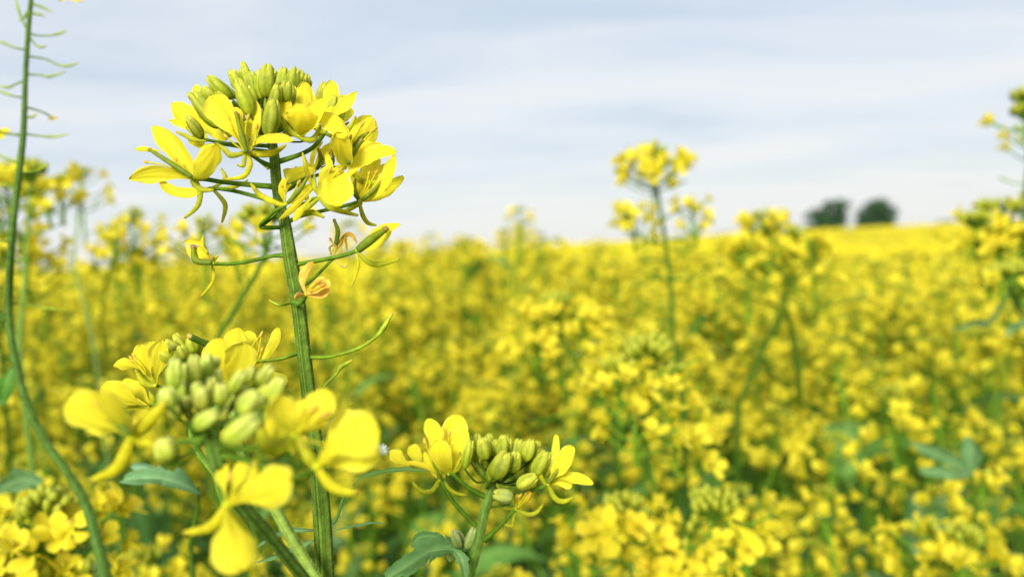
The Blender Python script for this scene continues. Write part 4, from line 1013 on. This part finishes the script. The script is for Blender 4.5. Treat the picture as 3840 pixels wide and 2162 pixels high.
traced_plant('mustard plant at the bottom right of centre with a long slanting yellow flower', cJ.at(.43), [(905, 1000), (900, 1120), (900, 1260), (890, 1500)], [12, 14, 17, 19], (.09, .17, .015),
             [(920, 975, 0, dict(nf=3, nb=26, rad=.024, drop=.008, size=1.0, pods=0)), (760, 1080, 0, dict(nf=8, nb=4, rad=.018, drop=.022, size=1.1, pods=0)), (700, 1230, 0, dict(nf=9, nb=4, rad=.014, drop=.022, size=1.1, pods=0)), (1080, 1110, 0, dict(nf=7, nb=0, rad=.012, drop=.012, size=1.2, pods=0)), (720, 1310, -10, dict(nf=4, nb=0, rad=.006, drop=.004, size=1.2, pods=0))], 580,
             branches=[([(900, 1100), (830, 1130), (760, 1110)], [6, 6, 5]), ([(900, 1200), (800, 1290), (710, 1270)], [6, 6, 5]), ([(903, 1090), (1000, 1140), (1080, 1130)], [6, 5, 5])], lean=(0, .04))
jp2 = [o for o in bpy.data.objects if o.get('label', '').startswith('mustard plant at the bottom right of centre')][0]
flower(cJ.at(.41), jp2, (1010, 1110), [(960, 1120, 10), (905, 1150, 18)], 6, seed=78, rec=12, petals=[(1080, 1190, 1215, 1290, 75, .3), (1090, 1170, 1190, 1250, 80, .5), (1040, 1080, 1090, 1090, 60, .5)], sepals=[([(1010, 1120), (1050, 1200), (1090, 1280)], 9, SEPY)])
# right edge
traced_plant('dark green mustard plant cut by the right edge, small heads stacked against the sky', cL.at(.64), [(400, 130), (400, 260), (392, 420), (365, 560), (352, 740), (360, 1000), (400, 1500)], [6, 7, 8, 9, 12, 14, 16], (.055, .13, .02),
             [(355, 125, 0, dict(nf=2, nb=26, rad=.020, drop=.012, size=.9, pods=0)), (350, 200, 0, dict(nf=3, nb=16, rad=.018, drop=.01, pods=0)), (365, 290, 0, dict(nf=3, nb=3, rad=.014, drop=.01, pods=0)), (370, 350, 0, dict(nf=3, nb=3, rad=.014, drop=.01, pods=2)),
              (345, 720, 0, dict(nf=10, nb=10, rad=.018, drop=.03, pods=0)), (330, 870, 0, dict(nf=8, nb=16, rad=.022, drop=.03, pods=0)), (340, 1030, 0, dict(nf=12, nb=8, rad=.02, drop=.02, pods=0))], 600, lean=(.03, .04))
traced_plant('mustard plant right of the far trees with upright seedy green heads tipped yellow', cL.at(.66), [(190, 760), (195, 840), (215, 1000), (250, 1150), (300, 1290), (420, 1500)], [8, 9, 10, 11, 13, 15], (.06, .15, .02),
             [(145, 710, 0, dict(nf=4, nb=16, rad=.013, drop=.02, pods=0)), (240, 700, 0, dict(nf=5, nb=8, rad=.013, drop=.008, pods=4, podz=.02)), (85, 800, 0, dict(nf=3, nb=26, rad=.022, drop=.02, pods=0)), (205, 850, -5, dict(nf=12, nb=5, rad=.018, drop=.015, size=1.15, pods=0)), (50, 890, 0, dict(nf=5, nb=0, rad=.012, drop=.006, pods=0))], 620,
             branches=[([(195, 830), (160, 790), (145, 740)], [5, 5, 5]), ([(200, 850), (230, 790), (240, 730)], [5, 4, 4]), ([(205, 900), (130, 880), (85, 830)], [6, 5, 5])], lean=(.05, .04))
traced_plant('small dark mustard plant at the right edge with a curved stem and nodding brownish buds', cI.at(.58), [(1425, 720), (1428, 790), (1445, 890), (1490, 970), (1560, 1060), (1650, 1200)], [10, 12, 14, 16, 17, 18], (.05, .12, .015),
             [(1370, 690, 0, dict(nf=2, nb=20, rad=.014, drop=.01, pods=0)), (1290, 690, 0, dict(nf=4, nb=8, rad=.008, drop=.008, pods=0)), (1480, 680, 0, dict(nf=3, nb=18, rad=.015, drop=.012, pods=0))], 640,
             branches=[([(1425, 740), (1370, 760), (1300, 720)], [8, 7, 6]), ([(1430, 790), (1470, 760), (1485, 710)], [7, 7, 6])],
             leaves=[([(1430, 870, 20), (1300, 1090, 30), (1180, 1100, 30), (1010, 1150, 30)], 100, .9, LEAFB), ([(1560, 1060, 20), (1500, 1120, 20), (1430, 1140, 20), (1390, 1200, 20)], 90, .5, LEAFB)], lean=(.04, .04))
# bottom left heads
traced_plant('mustard plant in the bottom left corner with a cross-shaped open flower facing out', cG.at(.34), [(215, 1080), (215, 1200), (205, 1330), (190, 1500)], [9, 10, 11, 12], (.08, .16, .015),
             [(225, 1040, 0, dict(nf=5, nb=20, rad=.020, drop=.012, pods=0)), (110, 1070, 0, dict(nf=9, nb=2, rad=.014, drop=.012, size=1.2, pods=0)), (330, 1050, 6, dict(nf=10, nb=3, rad=.016, drop=.018, size=1.2, pods=0)), (80, 1230, 0, dict(nf=6, nb=3, rad=.012, drop=.012, size=1.1, pods=0)),
              (60, 1370, 0, dict(nf=9, nb=4, rad=.016, drop=.016, size=1.1, pods=0)), (200, 1360, -8, dict(nf=5, nb=4, rad=.008, drop=.008, size=1.2, pods=0)), (370, 1370, 0, dict(nf=8, nb=2, rad=.014, drop=.018, size=1.2, pods=0))], 660,
             branches=[([(215, 1150), (160, 1140), (110, 1100)], [5, 5, 5]), ([(215, 1160), (280, 1130), (330, 1090)], [5, 5, 5]), ([(205, 1330), (120, 1400), (60, 1400)], [5, 5, 5]), ([(205, 1380), (300, 1440), (370, 1400)], [5, 5, 5])],
             leaves=[([(100, 1100, 60), (200, 990, 60), (100, 960, 60), (-40, 1030, 60)], 200, .7, LEAFB)], lean=(-.02, .05))
gp = [o for o in bpy.data.objects if 'bottom left corner' in o.get('label', '')][0]
flower(cG.at(.325), gp, (345, 1210), [(320, 1240, 10), (215, 1260, 15)], 5, seed=79, rec=9, petals=[(380, 1180, 450, 1130, 85, .2, -1, -2), (380, 1240, 440, 1250, 70, .3, -2, -4), (340, 1260, 355, 1310, 75, .15, -3, -5), (310, 1220, 265, 1250, 75, .2, -2, -4)],
       stamens=[([(345, 1205), (350, 1185), (358, 1170)], 4), ([(345, 1205), (335, 1185), (330, 1175)], 4)])
# big soft leaf between, and leaf on the right
t = thing('mustard_plant', 'blurred mustard plant with one broad blue-green leaf, low behind the nearest cluster', 'plant', ground_of(cC.at(.30), (900, 1700), (0, .03)), 'mid-distance mustard plants')
stem(cC.at(.30), t, [(1090, 1300), (1090, 1450), (1060, 1600), (1030, 1750)], [14, 16, 18, 20], STEM, seg=12, lean=(0, .03))
mb = MB(); c3 = cC.at(.28); q = [c3.p(x) for x in [(1110, 1350, 0), (1000, 1290, -6), (860, 1240, -10), (700, 1230, -10), (520, 1250, -6)]]
leaf(mb, q, c3.L(260), view_side(q[0], q[-1], .7), col=(.17,.34,.14), lobes=2, depth=.4, rnd=random.Random(1), fold=-.3); build('leaf', mb, M_LEAF, t)
mb = MB(); q = [c3.p(x) for x in [(1080, 1320, 0), (900, 1250, 0), (740, 1170, 5), (600, 1140, 10)]]
leaf(mb, q, c3.L(200), view_side(q[0], q[-1], .5), col=(.18,.34,.17), lobes=2, depth=.5, rnd=random.Random(2)); build('leaf', mb, M_LEAF, t)
t = thing('mustard_plant', 'blurred mustard plant at the right with a broad three-lobed pale green leaf', 'plant', ground_of(cK.at(.48), (1340, 1500), (0, .05)), 'mid-distance mustard plants')
k5 = cK.at(.54)
stem(k5, t, [(1330, 770), (1340, 900), (1350, 1100), (1340, 1500)], [10, 12, 14, 16], STEM, seg=12, lean=(0, .05))
for pp, w in (([(1320, 770, 0), (1220, 680, -5), (1080, 610, -8), (925, 550, -8)], 130), ([(1330, 770, 0), (1330, 680, -3), (1330, 600, -5), (1310, 520, -5)], 170), ([(1320, 775, 0), (1200, 760, -6), (1100, 740, -8), (970, 730, -8)], 120)):
    mb = MB(); q = [k5.p(x) for x in pp]; leaf(mb, q, k5.L(w), view_side(q[0], q[-1], .3), col=LEAFB, lobes=2, depth=.2, rnd=random.Random(w)); build('leaf', mb, M_LEAF, t)
raceme(t, k5.p((1390, 720, 0)), Vector((0, 0, 1)), 690, nf=4, nb=2, rad=.010, drop=.01, size=1.3, pods=0)
raceme(t, k5.p((1250, 1140, -15)), Vector((0, 0, 1)), 691, nf=14, nb=12, rad=.022, drop=.02, size=1.3, pods=0)
raceme(t, k5.p((1030, 1090, 5)), Vector((0, 0, 1)), 692, nf=14, nb=6, rad=.020, drop=.02, size=1.2, pods=0)
part_tube('branch', k5, [(1340, 1300), (1290, 1220), (1250, 1190)], [6, 6, 6], t, STEM); part_tube('branch', k5, [(1340, 1350), (1150, 1230), (1030, 1140)], [6, 6, 6], t, STEM)


# ================================================================== field plants: prototypes, then copies
def make_proto(seed, full=True):
    rnd = random.Random(seed)
    root = thing('mustard_plant', 'tmp', 'plant', (0, 0, 0))
    sm = MB()
    top = Vector((rnd.uniform(-.03, .03), rnd.uniform(-.03, .03), 1.0))
    path = [Vector((0, 0, -.02)), Vector((rnd.uniform(-.02, .02), rnd.uniform(-.02, .02), .35)), Vector((rnd.uniform(-.03, .03), rnd.uniform(-.03, .03), .7)), top - Vector((0, 0, .03))]
    pw, _ = tube(sm, path, [.0045, .004, .003, .0016], FPED, seg=6, sub=5)
    heads = [(top, Vector((0, 0, 1)))]
    nb = rnd.randint(6, 8) if full else rnd.randint(5, 7)
    for k in range(nb):
        z0 = .42 + .46 * k / nb + rnd.uniform(-.03, .03)
        b = min(pw, key=lambda p: abs(p.z - z0))
        ph = k * 2.4 + rnd.uniform(-.5, .5); o = Vector((math.cos(ph), math.sin(ph), 0))
        ln = rnd.uniform(.05, .14)
        zt = min(z0 + rnd.uniform(.14, .38), 1.0 - rnd.uniform(.01, .10))
        if full: zt = 1.0 - abs(rnd.gauss(0, .095)) - .01
        zt = max(zt, z0 + .05)
        e = Vector((b.x, b.y, zt)) + o * ln
        tube(sm, [b, b + o * ln * .6 + Vector((0, 0, (zt - z0) * .4)), e - Vector((0, 0, .03))], [.002, .0017, .0011], FPED, seg=5, sub=4)
        heads.append((e, (Vector((0, 0, 1)) + o * .25).normalized()))
        if rnd.random() < (.4 if full else .25):      # side spray
            e2 = Vector((b.x, b.y, zt)) + o * ln * .6 + Vector((rnd.uniform(-.06, .06), rnd.uniform(-.06, .06), -rnd.uniform(.02, .12)))
            tube(sm, [b + o * ln * .4 + Vector((0, 0, (zt - z0) * .22)), e2 - Vector((0, 0, .025))], [.0014, .001], FPED, seg=4, sub=2)
            heads.append((e2, Vector((0, 0, 1))))
    so = build('stem', sm, M_STEM, root)
    for e, d in heads:
        o = link('flower_head', rnd.choice(HEADS), root, e)
        o.rotation_mode = 'QUATERNION'; o.rotation_quaternion = quat_to(d, rnd); s = rnd.uniform(.85, 1.3); o.scale = (s, s, s)
    for k in range(7):
        z0 = .25 + (.42 if full else .58) * k / 6 + rnd.uniform(0, .06); b = min(pw, key=lambda p: abs(p.z - z0)); ph = k * 2.2 + rnd.uniform(-.5, .5)
        o = Vector((math.cos(ph), math.sin(ph), 0)); ln = rnd.uniform(.09, .15) * (1.25 - .5 * z0)
        mb = MB(); leaf(mb, [b, b + o * ln * .4 + Vector((0, 0, .03)), b + o * ln * .8 + Vector((0, 0, .025)), b + o * ln * 1.2 - Vector((0, 0, .01))], ln * .55, o.cross(Vector((0, 0, 1))),
                         col=cj(rnd.choice((LEAF, LEAFB, (.07, .17, .035))), rnd, .15), rnd=rnd, n=12, mm=4, lobes=3)
        build('leaf', mb, M_LEAF, root)
    return root


protos = [make_proto(900 + i, i < 5) for i in range(8)]
rnd = random.Random(77)


def terrain(x, y):
    """low dip in front, rising to a hill on the right"""
    d = math.hypot(x, y)
    sm = lambda a, b, v: (lambda k: k * k * (3 - 2 * k))(max(0, min(1, (v - a) / (b - a))))
    side = sm(-.30, .35, x / max(d, 1e-3))
    return -2.6 * sm(5, 60, d) + (1.3 + 3.2 * side) * sm(60, 290, d)


spots = []
y = .40
while y < 4.3:
    step = .17 if y > .8 else .14
    hw = .66 * y + .22
    x = -hw + rnd.uniform(0, step)
    while x < hw:
        if y < 1.5 and math.sin(5.1 * x + 2.3 * y + .6) + math.sin(7.7 * y - 3.1 * x + 1) > 1.0 + .2 * (y > .9) or (y < .9 and rnd.random() < .08):
            x += step; continue
        spots.append((x + rnd.uniform(-.05, .05), y + rnd.uniform(-.05, .05)))
        x += step * rnd.uniform(.85, 1.15)
    y += step * .92
spots.sort(key=lambda s: s[1] + .15 * abs(s[0]))
spots = spots[:275]
YMAX = max(s[1] for s in spots)


def zone_label(x, y):
    a = x / y
    where = ('left of the tall ridged stem', 'behind the tall ridged stem', 'in the middle of the field', 'below the far trees on the right')[0 if a < -.36 else 1 if a < -.12 else 2 if a < .28 else 3]
    dist = 'in the nearest rows' if y < .8 else 'in the middle rows' if y < 2 else 'in the back rows'
    return 'blurred yellow mustard plant %s, %s' % (dist, where)


used = set()
KEEP = [(150, 620, 975, 9), (3040, 3640, 985, 9), (2070, 2300, 1500, .62), (2440, 2560, 1330, .70), (2800, 3000, 1480, .74), (2330, 2480, 1560, .47), (3400, 3740, 1850, .54), (800, 1050, 1230, .44),
        (270, 370, 1230, .85), (380, 520, 1080, .80), (3620, 3900, 1280, .66), (60, 140, 1300, .58)]     # open lines of sight to plants farther back


def clear_drop(x, y, drop):
    q = Vector((x, y, 1.0)) - CAM
    dd = q.dot(_f)
    px = W_ / 2 + q.dot(CR) / dd * F_
    for a, b, lim, d_ in KEEP:
        m_ = .07 / dd * F_
        if a - m_ < px < b + m_ and dd < d_ + .05:
            drop = max(drop, 1.15 - P(px, lim, dd).z)
    return drop


for i, (x, y) in enumerate(spots):
    pi = rnd.randrange(5) if y > 2.0 or (y > .95 and rnd.random() < .6) else rnd.choice((5, 6, 7, 7, 6, 5, rnd.randrange(5)))
    src = protos[pi]
    drop = rnd.gauss(.085, .052) if y > 1.2 else rnd.gauss(.145, .045)
    if y > 1.2 and rnd.random() < .3: drop += .06
    if y < .75: drop = max(drop, .15 + rnd.uniform(0, .09))
    if y < .55: drop = max(drop, .20 + rnd.uniform(0, .06))
    if y > 1.6 and i % 6 == 0: drop = rnd.uniform(-.05, .03)
    drop += .035 * math.sin(4.3 * x + 1.7 * y) + .03 * math.sin(2.9 * y - 5.2 * x + 2)
    drop = clear_drop(x, y, drop)
    sc = (1.15 - drop) + terrain(x, y)
    if pi not in used:
        r = src; kids = None
    else:
        r = src.copy(); COL.objects.link(r); kids = list(src.children)
    r.location = (x, y, 0); r.rotation_euler = (0, 0, rnd.uniform(0, 6.28)); r.scale = (rnd.uniform(.9, 1.1) * sc,) * 2 + (sc,)
    tag(r, zone_label(x, y), 'plant', zone_label(x, y).replace('plant', 'plants'))
    if kids is None:
        used.add(pi)
    else:
        for ch in kids:
            c = ch.copy(); COL.objects.link(c); c.parent = r


# taller ones that break the field's top line (top of the plant at a point of the skyline)
for i, (px, py, d_, lab) in enumerate([(1723, 880, 2.6, 'faint thin mustard top on the skyline right of the tall stem'), (1908, 858, 2.9, 'faint single mustard bud head poking highest above the centre skyline'),
                                  (2135, 892, 1.9, 'rounded blurred yellow mustard head bulging above the centre skyline'), (2278, 893, 2.8, 'small faint mustard tip on the skyline left of the tall slender plant'),
                                  (1490, 905, 1.5, 'blurred yellow mustard head on the skyline just right of the withered flowers'), (770, 825, 2.3, 'blurred yellow mustard head on the skyline below the left drooping sepals'),
                                  (1350, 830, 1.4, 'blurred pale mustard head behind the pod with curling yellow petals'),
                                  (2620, 900, 1.9, 'blurred mustard head on the skyline right of the tall slender plant'), (160, 960, 1.5, 'blurred mustard head low behind the bare left stem'),
                                  (3420, 960, 1.7, 'blurred yellow mustard head below the hill on the right')]):
    src = protos[(i * 3 + 1) % 5]; p = P(px, py, d_)
    r = src.copy(); COL.objects.link(r)
    r.location = (p.x, p.y, 0); r.rotation_euler = (0, 0, i * 1.3); r.scale = (.95, .95, p.z)
    tag(r, lab, 'plant', 'mustard plants breaking the skyline')
    for ch in src.children:
        c = ch.copy(); COL.objects.link(c); c.parent = r


# ================================================================== crop beyond, as one stand
def quads_object(name, pts, nrm, size, cols, m, elong=1.0, seed=1):
    """many small curved petal-like faces as one mesh"""
    n = len(pts); g = np.random.default_rng(seed)
    a = np.cross(nrm, g.normal(size=(n, 3))); a /= np.linalg.norm(a, axis=1)[:, None] + 1e-9
    b = np.cross(nrm, a)
    s = size[:, None]
    v = np.empty((n, 4, 3))
    v[:, 0] = pts - a * s * .5 * elong; v[:, 1] = pts + b * s * .45 + nrm * s * .12; v[:, 2] = pts + a * s * .5 * elong; v[:, 3] = pts - b * s * .45 + nrm * s * .12
    me = bpy.data.meshes.new(name)
    me.vertices.add(n * 4); me.vertices.foreach_set('co', v.astype(np.float32).ravel())
    me.loops.add(n * 4); me.loops.foreach_set('vertex_index', np.arange(n * 4, dtype=np.int32))
    me.polygons.add(n); me.polygons.foreach_set('loop_start', np.arange(0, n * 4, 4, dtype=np.int32))
    me.materials.append(m)
    me.update(calc_edges=True)
    ca = me.color_attributes.new('Col', 'FLOAT_COLOR', 'POINT')
    cc = np.ones((n, 4, 4), dtype=np.float32); cc[:, :, :3] = cols[:, None, :]
    ca.data.foreach_set('color', cc.ravel())
    return me


tv = np.vectorize(terrain)
g = np.random.default_rng(5)


def crop_points(d0, d1, heads, per, spread, size, hmean, hvar, seed, vs=.9):
    g = np.random.default_rng(seed)
    d = d0 * (d1 / d0) ** g.random(heads)
    a = g.uniform(-.66, .66, heads); x = np.sin(a) * d; y = np.cos(a) * d
    keep = y > (YMAX - .1 if d0 < 6 else 0); x, y, d = x[keep], y[keep], d[keep]
    z = tv(x, y) + 1.15 - hmean - (.19 * ((x / y > .36) & (d < 12))) + g.normal(size=len(x)) * hvar - g.exponential(.05, len(x)) * (.3 + np.minimum(d, 20) / 20)
    k = np.maximum(1, d / d0)
    base = np.stack([x, y, z], 1).repeat(per, 0)
    kk = (k ** .6).repeat(per)
    p = base + g.normal(size=base.shape) * np.stack([kk, kk, np.minimum(kk, 1.6) * vs], 1) * spread
    nn = g.normal(size=p.shape) + np.array([0, -.3, .7]); nn /= np.linalg.norm(nn, axis=1)[:, None]
    s = size * kk * g.uniform(.6, 1.3, len(p))
    r = g.random(len(p))[:, None]
    col = np.where(r < .84, np.array(YEL) * g.uniform(.85, 1.0, (len(p), 1)), np.where(r < .94, np.array(SEP) * g.uniform(.8, 1.3, (len(p), 1)), np.array(FPED) * g.uniform(.6, 1.2, (len(p), 1))))
    return p, nn, s, col


batches = [crop_points(YMAX - .6, 11, 9500, 30, .022, .0145, .12, .04, 1), crop_points(9, 45, 24000, 14, .045, .028, .12, .05, 2, .6), crop_points(40, 330, 42000, 6, .22, .12, .14, .05, 3, .25)]
# green under-storey blades among them
d = (YMAX - .8) * (30 / YMAX) ** g.random(60000); a = g.uniform(-.66, .66, 60000)
x = np.sin(a) * d; y_ = np.cos(a) * d; ok = y_ > YMAX - .2; x, y_, d = x[ok], y_[ok], d[ok]
p = np.stack([x, y_, tv(x, y_) + 1.15 - .22 - g.random(len(x)) * .5], 1); nn = g.normal(size=p.shape); nn /= np.linalg.norm(nn, axis=1)[:, None]
batches.append((p, nn, .05 * g.uniform(.5, 1.4, len(p)), np.array(FPED) * g.uniform(.4, 1.0, (len(p), 1))))
me = quads_object('mustard_crop', *[np.concatenate([b[i] for b in batches]) for i in range(4)], M_CROP)
tag(link('mustard_crop', me), 'dense yellow mustard field running back to the horizon and over the low hill', 'crop', kind='stuff')


def sheet(name, zoff, m, r0, r1, nr, na, amp=0.0, colfn=None, full=True):
    mb = MB(); gg = random.Random(3)
    rows = []
    for i in range(nr + 1):
        r = r0 * (r1 / r0) ** (i / nr)
        row = []
        for k in range(na + (0 if full else 1)):
            a = 2 * math.pi * k / na if full else -.72 + 1.44 * k / na
            x, y = math.sin(a) * r, math.cos(a) * r
            c = colfn(gg) if colfn else (.05, .06, .02)
            row.append(mb.vert((x, y, (terrain(x, y) if y > -1e9 else 0) + zoff + gg.uniform(-amp, amp)), c))
        rows.append(row)
    n_ = na if full else na
    for i in range(nr):
        for k in range(n_):
            k2 = (k + 1) % len(rows[0]) if full else k + 1
            mb.face((rows[i][k], rows[i][k2], rows[i + 1][k2], rows[i + 1][k]))
    if full:
        c = mb.vert((0, 0, zoff), (.05, .06, .02))
        for k in range(na): mb.face((rows[0][(k + 1) % na], rows[0][k], c))
    return mb.mesh(name, m)


M_SOIL = mat('soil', 0, .9, .35, 6, .5, .1)
tag(link('ground', sheet('ground', 0, M_SOIL, .3, 3000, 60, 72, colfn=lambda g: cj((.06, .10, .022), g, .2))), kind='structure')
# closed canopy of the far crop under its flower tops (so no soil shows at grazing angles)
cs = link('crop_canopy', sheet('crop_canopy', .93, M_CROP, 9, 420, 150, 260, amp=.05, colfn=lambda g: mixc((.62, .50, .012), (.12, .18, .02), 0 if g.random() < .7 else g.random()), full=False))
tag(cs, 'continuous yellow canopy of the distant mustard crop on the low hill', 'crop', kind='stuff')


# ================================================================== far trees
def tree(px, py_base, py_top, wpx, dist, seed, label, lobes):
    rnd = random.Random(seed)
    b = P(px, py_base, dist); h = (py_base - py_top) / F_ * dist; w = wpx / F_ * dist
    gz = terrain(b.x, b.y) + .0
    t = thing('oak_tree', label, 'tree', (b.x, b.y, gz), 'far trees on the skyline')
    top = b.z + h
    mb = MB()
    tube(mb, [Vector((b.x, b.y, gz - .3)), Vector((b.x + .1, b.y, gz + (top - gz) * .3)), Vector((b.x, b.y, gz + (top - gz) * .7))], [.55 * h / 10, .4 * h / 10, .12 * h / 10], (.06, .05, .035), seg=10, sub=4)
    for k in range(6):
        ph = k * 1.1; z0 = gz + (top - gz) * (.3 + .07 * k)
        tube(mb, [Vector((b.x, b.y, z0)), Vector((b.x + math.cos(ph) * w * .2, b.y + math.sin(ph) * w * .2, z0 + h * .12)), Vector((b.x + math.cos(ph) * w * .36, b.y + math.sin(ph) * w * .36, z0 + h * .2))], [.2 * h / 10, .12 * h / 10, .05], (.06, .05, .035), seg=6, sub=3)
    build('trunk', mb, M_BARK, t)
    g = np.random.default_rng(seed)
    pts = []
    for lx, lz, lr in lobes:                      # crown masses, in fractions of width and height
        for s in range(9):
            c = np.array([b.x + lx * w + g.normal() * lr * w * .45, b.y + g.normal() * w * .22, b.z + lz * h + g.normal() * lr * h * .35])
            q = g.normal(size=(170, 3)); q /= np.linalg.norm(q, axis=1)[:, None]; q *= (g.random((170, 1)) ** .4) * lr * w * .52
            pts.append(c + q)
    p = np.concatenate(pts); nn = g.normal(size=p.shape) + np.array([0, 0, .5]); nn /= np.linalg.norm(nn, axis=1)[:, None]
    col = np.array((.050, .110, .050)) * g.uniform(.6, 1.5, (len(p), 1))
    me = quads_object('crown', p, nn, .55 * h / 10 * g.uniform(.5, 1.3, len(p)), col, M_TREE, seed=seed)
    o = link('crown', me, t, (b.x, b.y, gz)); o.data.transform(Matrix.Translation((-b.x, -b.y, -gz)))
    return t


tree(3106, 864, 736, 158, 270, 21, 'left one of two dark rounded trees on the far hill, lower on its left side', [(.14, .62, .25), (.17, .76, .15), (-.06, .42, .22), (-.24, .26, .17), (-.38, .10, .12), (.2, .3, .28), (.05, .2, .3), (-.1, .05, .3), (.2, .05, .3), (-.3, .05, .22)])
tree(3290, 852, 738, 142, 270, 22, 'right one of two dark rounded trees on the far hill, even dome', [(.02, .62, .30), (.10, .74, .18), (-.15, .5, .28), (-.35, .3, .16), (.2, .4, .3), (.1, .2, .3), (-.15, .05, .3), (.15, .05, .32), (-.32, .08, .2)])
tree(3546, 850, 824, 70, 330, 23, 'low dark treetop showing over the hill crest right of the two trees', [(0, .6, .3), (.2, .5, .3), (-.2, .5, .3), (0, .3, .4)])
tree(2716, 915, 868, 95, 330, 24, 'low dark treetop on the skyline between the tall slender plant and the bushy plant', [(0, .6, .3), (.25, .5, .3), (-.25, .4, .3), (0, .3, .4)])
tree(352, 1030, 972, 90, 330, 25, 'low dark treetop on the left skyline behind the blurred plants', [(0, .6, .35), (.2, .4, .3), (-.2, .4, .3)])

# ================================================================== sky, sun, camera
w = bpy.data.worlds.new('World'); S.world = w; w.use_nodes = True
N = w.node_tree.nodes; Lk = w.node_tree.links; N.clear()
out = N.new('ShaderNodeOutputWorld'); bg = N.new('ShaderNodeBackground'); bg.inputs['Strength'].default_value = 0.1
SUN_EL, SUN_AZ = math.radians(27), math.radians(194)      # azimuth clockwise from +Y: behind the camera, to its left
sk = N.new('ShaderNodeTexSky'); sk.sky_type = 'NISHITA'; sk.sun_disc = False; sk.sun_elevation = SUN_EL; sk.sun_rotation = SUN_AZ; sk.dust_density = 2
tc = N.new('ShaderNodeTexCoord'); sep = N.new('ShaderNodeSeparateXYZ'); Lk.new(tc.outputs['Generated'], sep.inputs[0])
zz = N.new('ShaderNodeMath'); zz.operation = 'MAXIMUM'; zz.inputs[1].default_value = 0; Lk.new(sep.outputs['Z'], zz.inputs[0])
za = N.new('ShaderNodeMath'); za.operation = 'ADD'; za.inputs[1].default_value = .10; Lk.new(zz.outputs[0], za.inputs[0])
dx = N.new('ShaderNodeMath'); dx.operation = 'DIVIDE'; Lk.new(sep.outputs['X'], dx.inputs[0]); Lk.new(za.outputs[0], dx.inputs[1])
dy = N.new('ShaderNodeMath'); dy.operation = 'DIVIDE'; Lk.new(sep.outputs['Y'], dy.inputs[0]); Lk.new(za.outputs[0], dy.inputs[1])
cb = N.new('ShaderNodeCombineXYZ'); Lk.new(dx.outputs[0], cb.inputs[0]); Lk.new(dy.outputs[0], cb.inputs[1])
mp = N.new('ShaderNodeMapping'); mp.inputs['Scale'].default_value = (.32, .80, 1); mp.inputs['Rotation'].default_value = (0, 0, math.radians(-8)); mp.inputs['Location'].default_value = (3.2, 1.4, 0)
Lk.new(cb.outputs[0], mp.inputs['Vector'])
nz = N.new('ShaderNodeTexNoise'); nz.inputs['Scale'].default_value = 1.35; nz.inputs['Detail'].default_value = 9; nz.inputs['Roughness'].default_value = .6; nz.inputs['Distortion'].default_value = .4
Lk.new(mp.outputs[0], nz.inputs['Vector'])
rp = N.new('ShaderNodeValToRGB'); cr_ = rp.color_ramp
cr_.elements[0].position = .36; cr_.elements[0].color = (.59, .68, .78, 1); cr_.elements[1].position = .62; cr_.elements[1].color = (.83, .84, .855, 1)
e_ = cr_.elements.new(.50); e_.color = (.73, .785, .85, 1)
Lk.new(nz.outputs['Fac'], rp.inputs[0])
# brighter, creamier cloud low down
hz = N.new('ShaderNodeMapRange'); hz.inputs[1].default_value = 0.0; hz.inputs[2].default_value = .13; hz.inputs[3].default_value = .92; hz.inputs[4].default_value = 0; hz.interpolation_type = 'SMOOTHSTEP'
Lk.new(zz.outputs[0], hz.inputs[0])
mh = N.new('ShaderNodeMix'); mh.data_type = 'RGBA'; Lk.new(hz.outputs[0], mh.inputs[0]); Lk.new(rp.outputs[0], mh.inputs[6]); mh.inputs[7].default_value = (.88, .89, .865, 1)
sc_ = N.new('ShaderNodeVectorMath'); sc_.operation = 'SCALE'; sc_.inputs['Scale'].default_value = 4.75; Lk.new(mh.outputs[2], sc_.inputs[0])
mx = N.new('ShaderNodeMix'); mx.data_type = 'RGBA'; mx.inputs[0].default_value = .92; Lk.new(sk.outputs[0], mx.inputs[6]); Lk.new(sc_.outputs[0], mx.inputs[7])
Lk.new(mx.outputs[2], bg.inputs[0]); Lk.new(bg.outputs[0], out.inputs[0])

sl = bpy.data.lights.new('sun', 'SUN'); sl.energy = 2.65; sl.angle = math.radians(18); sl.color = (1, .96, .88)
so = bpy.data.objects.new('sun', sl); COL.objects.link(so)
sd = Vector((math.sin(SUN_AZ) * math.cos(SUN_EL), math.cos(SUN_AZ) * math.cos(SUN_EL), math.sin(SUN_EL)))
so.rotation_euler = sd.to_track_quat('Z', 'Y').to_euler(); so.location = (0, 0, 5)

cd = bpy.data.cameras.new('camera'); co = bpy.data.objects.new('camera', cd); COL.objects.link(co)
cd.sensor_width = 36; cd.lens = F_ / W_ * 36; cd.clip_start = .01; cd.clip_end = 6000
Mx = Matrix((CR, CU, -_f)).transposed().to_4x4(); Mx.translation = CAM; co.matrix_world = Mx
cd.dof.use_dof = True; cd.dof.focus_distance = .198; cd.dof.aperture_fstop = cd.lens / 3.0
S.camera = co
S.view_settings.view_transform = 'Standard'; S.view_settings.look = 'None'; S.view_settings.exposure = 1.12; S.view_settings.gamma = 1
S.cycles.use_denoising = True; S.cycles.max_bounces = 7; S.cycles.diffuse_bounces = 6; S.cycles.transmission_bounces = 5; S.cycles.transparent_max_bounces = 4
S.cycles.caustics_reflective = False; S.cycles.caustics_refractive = False
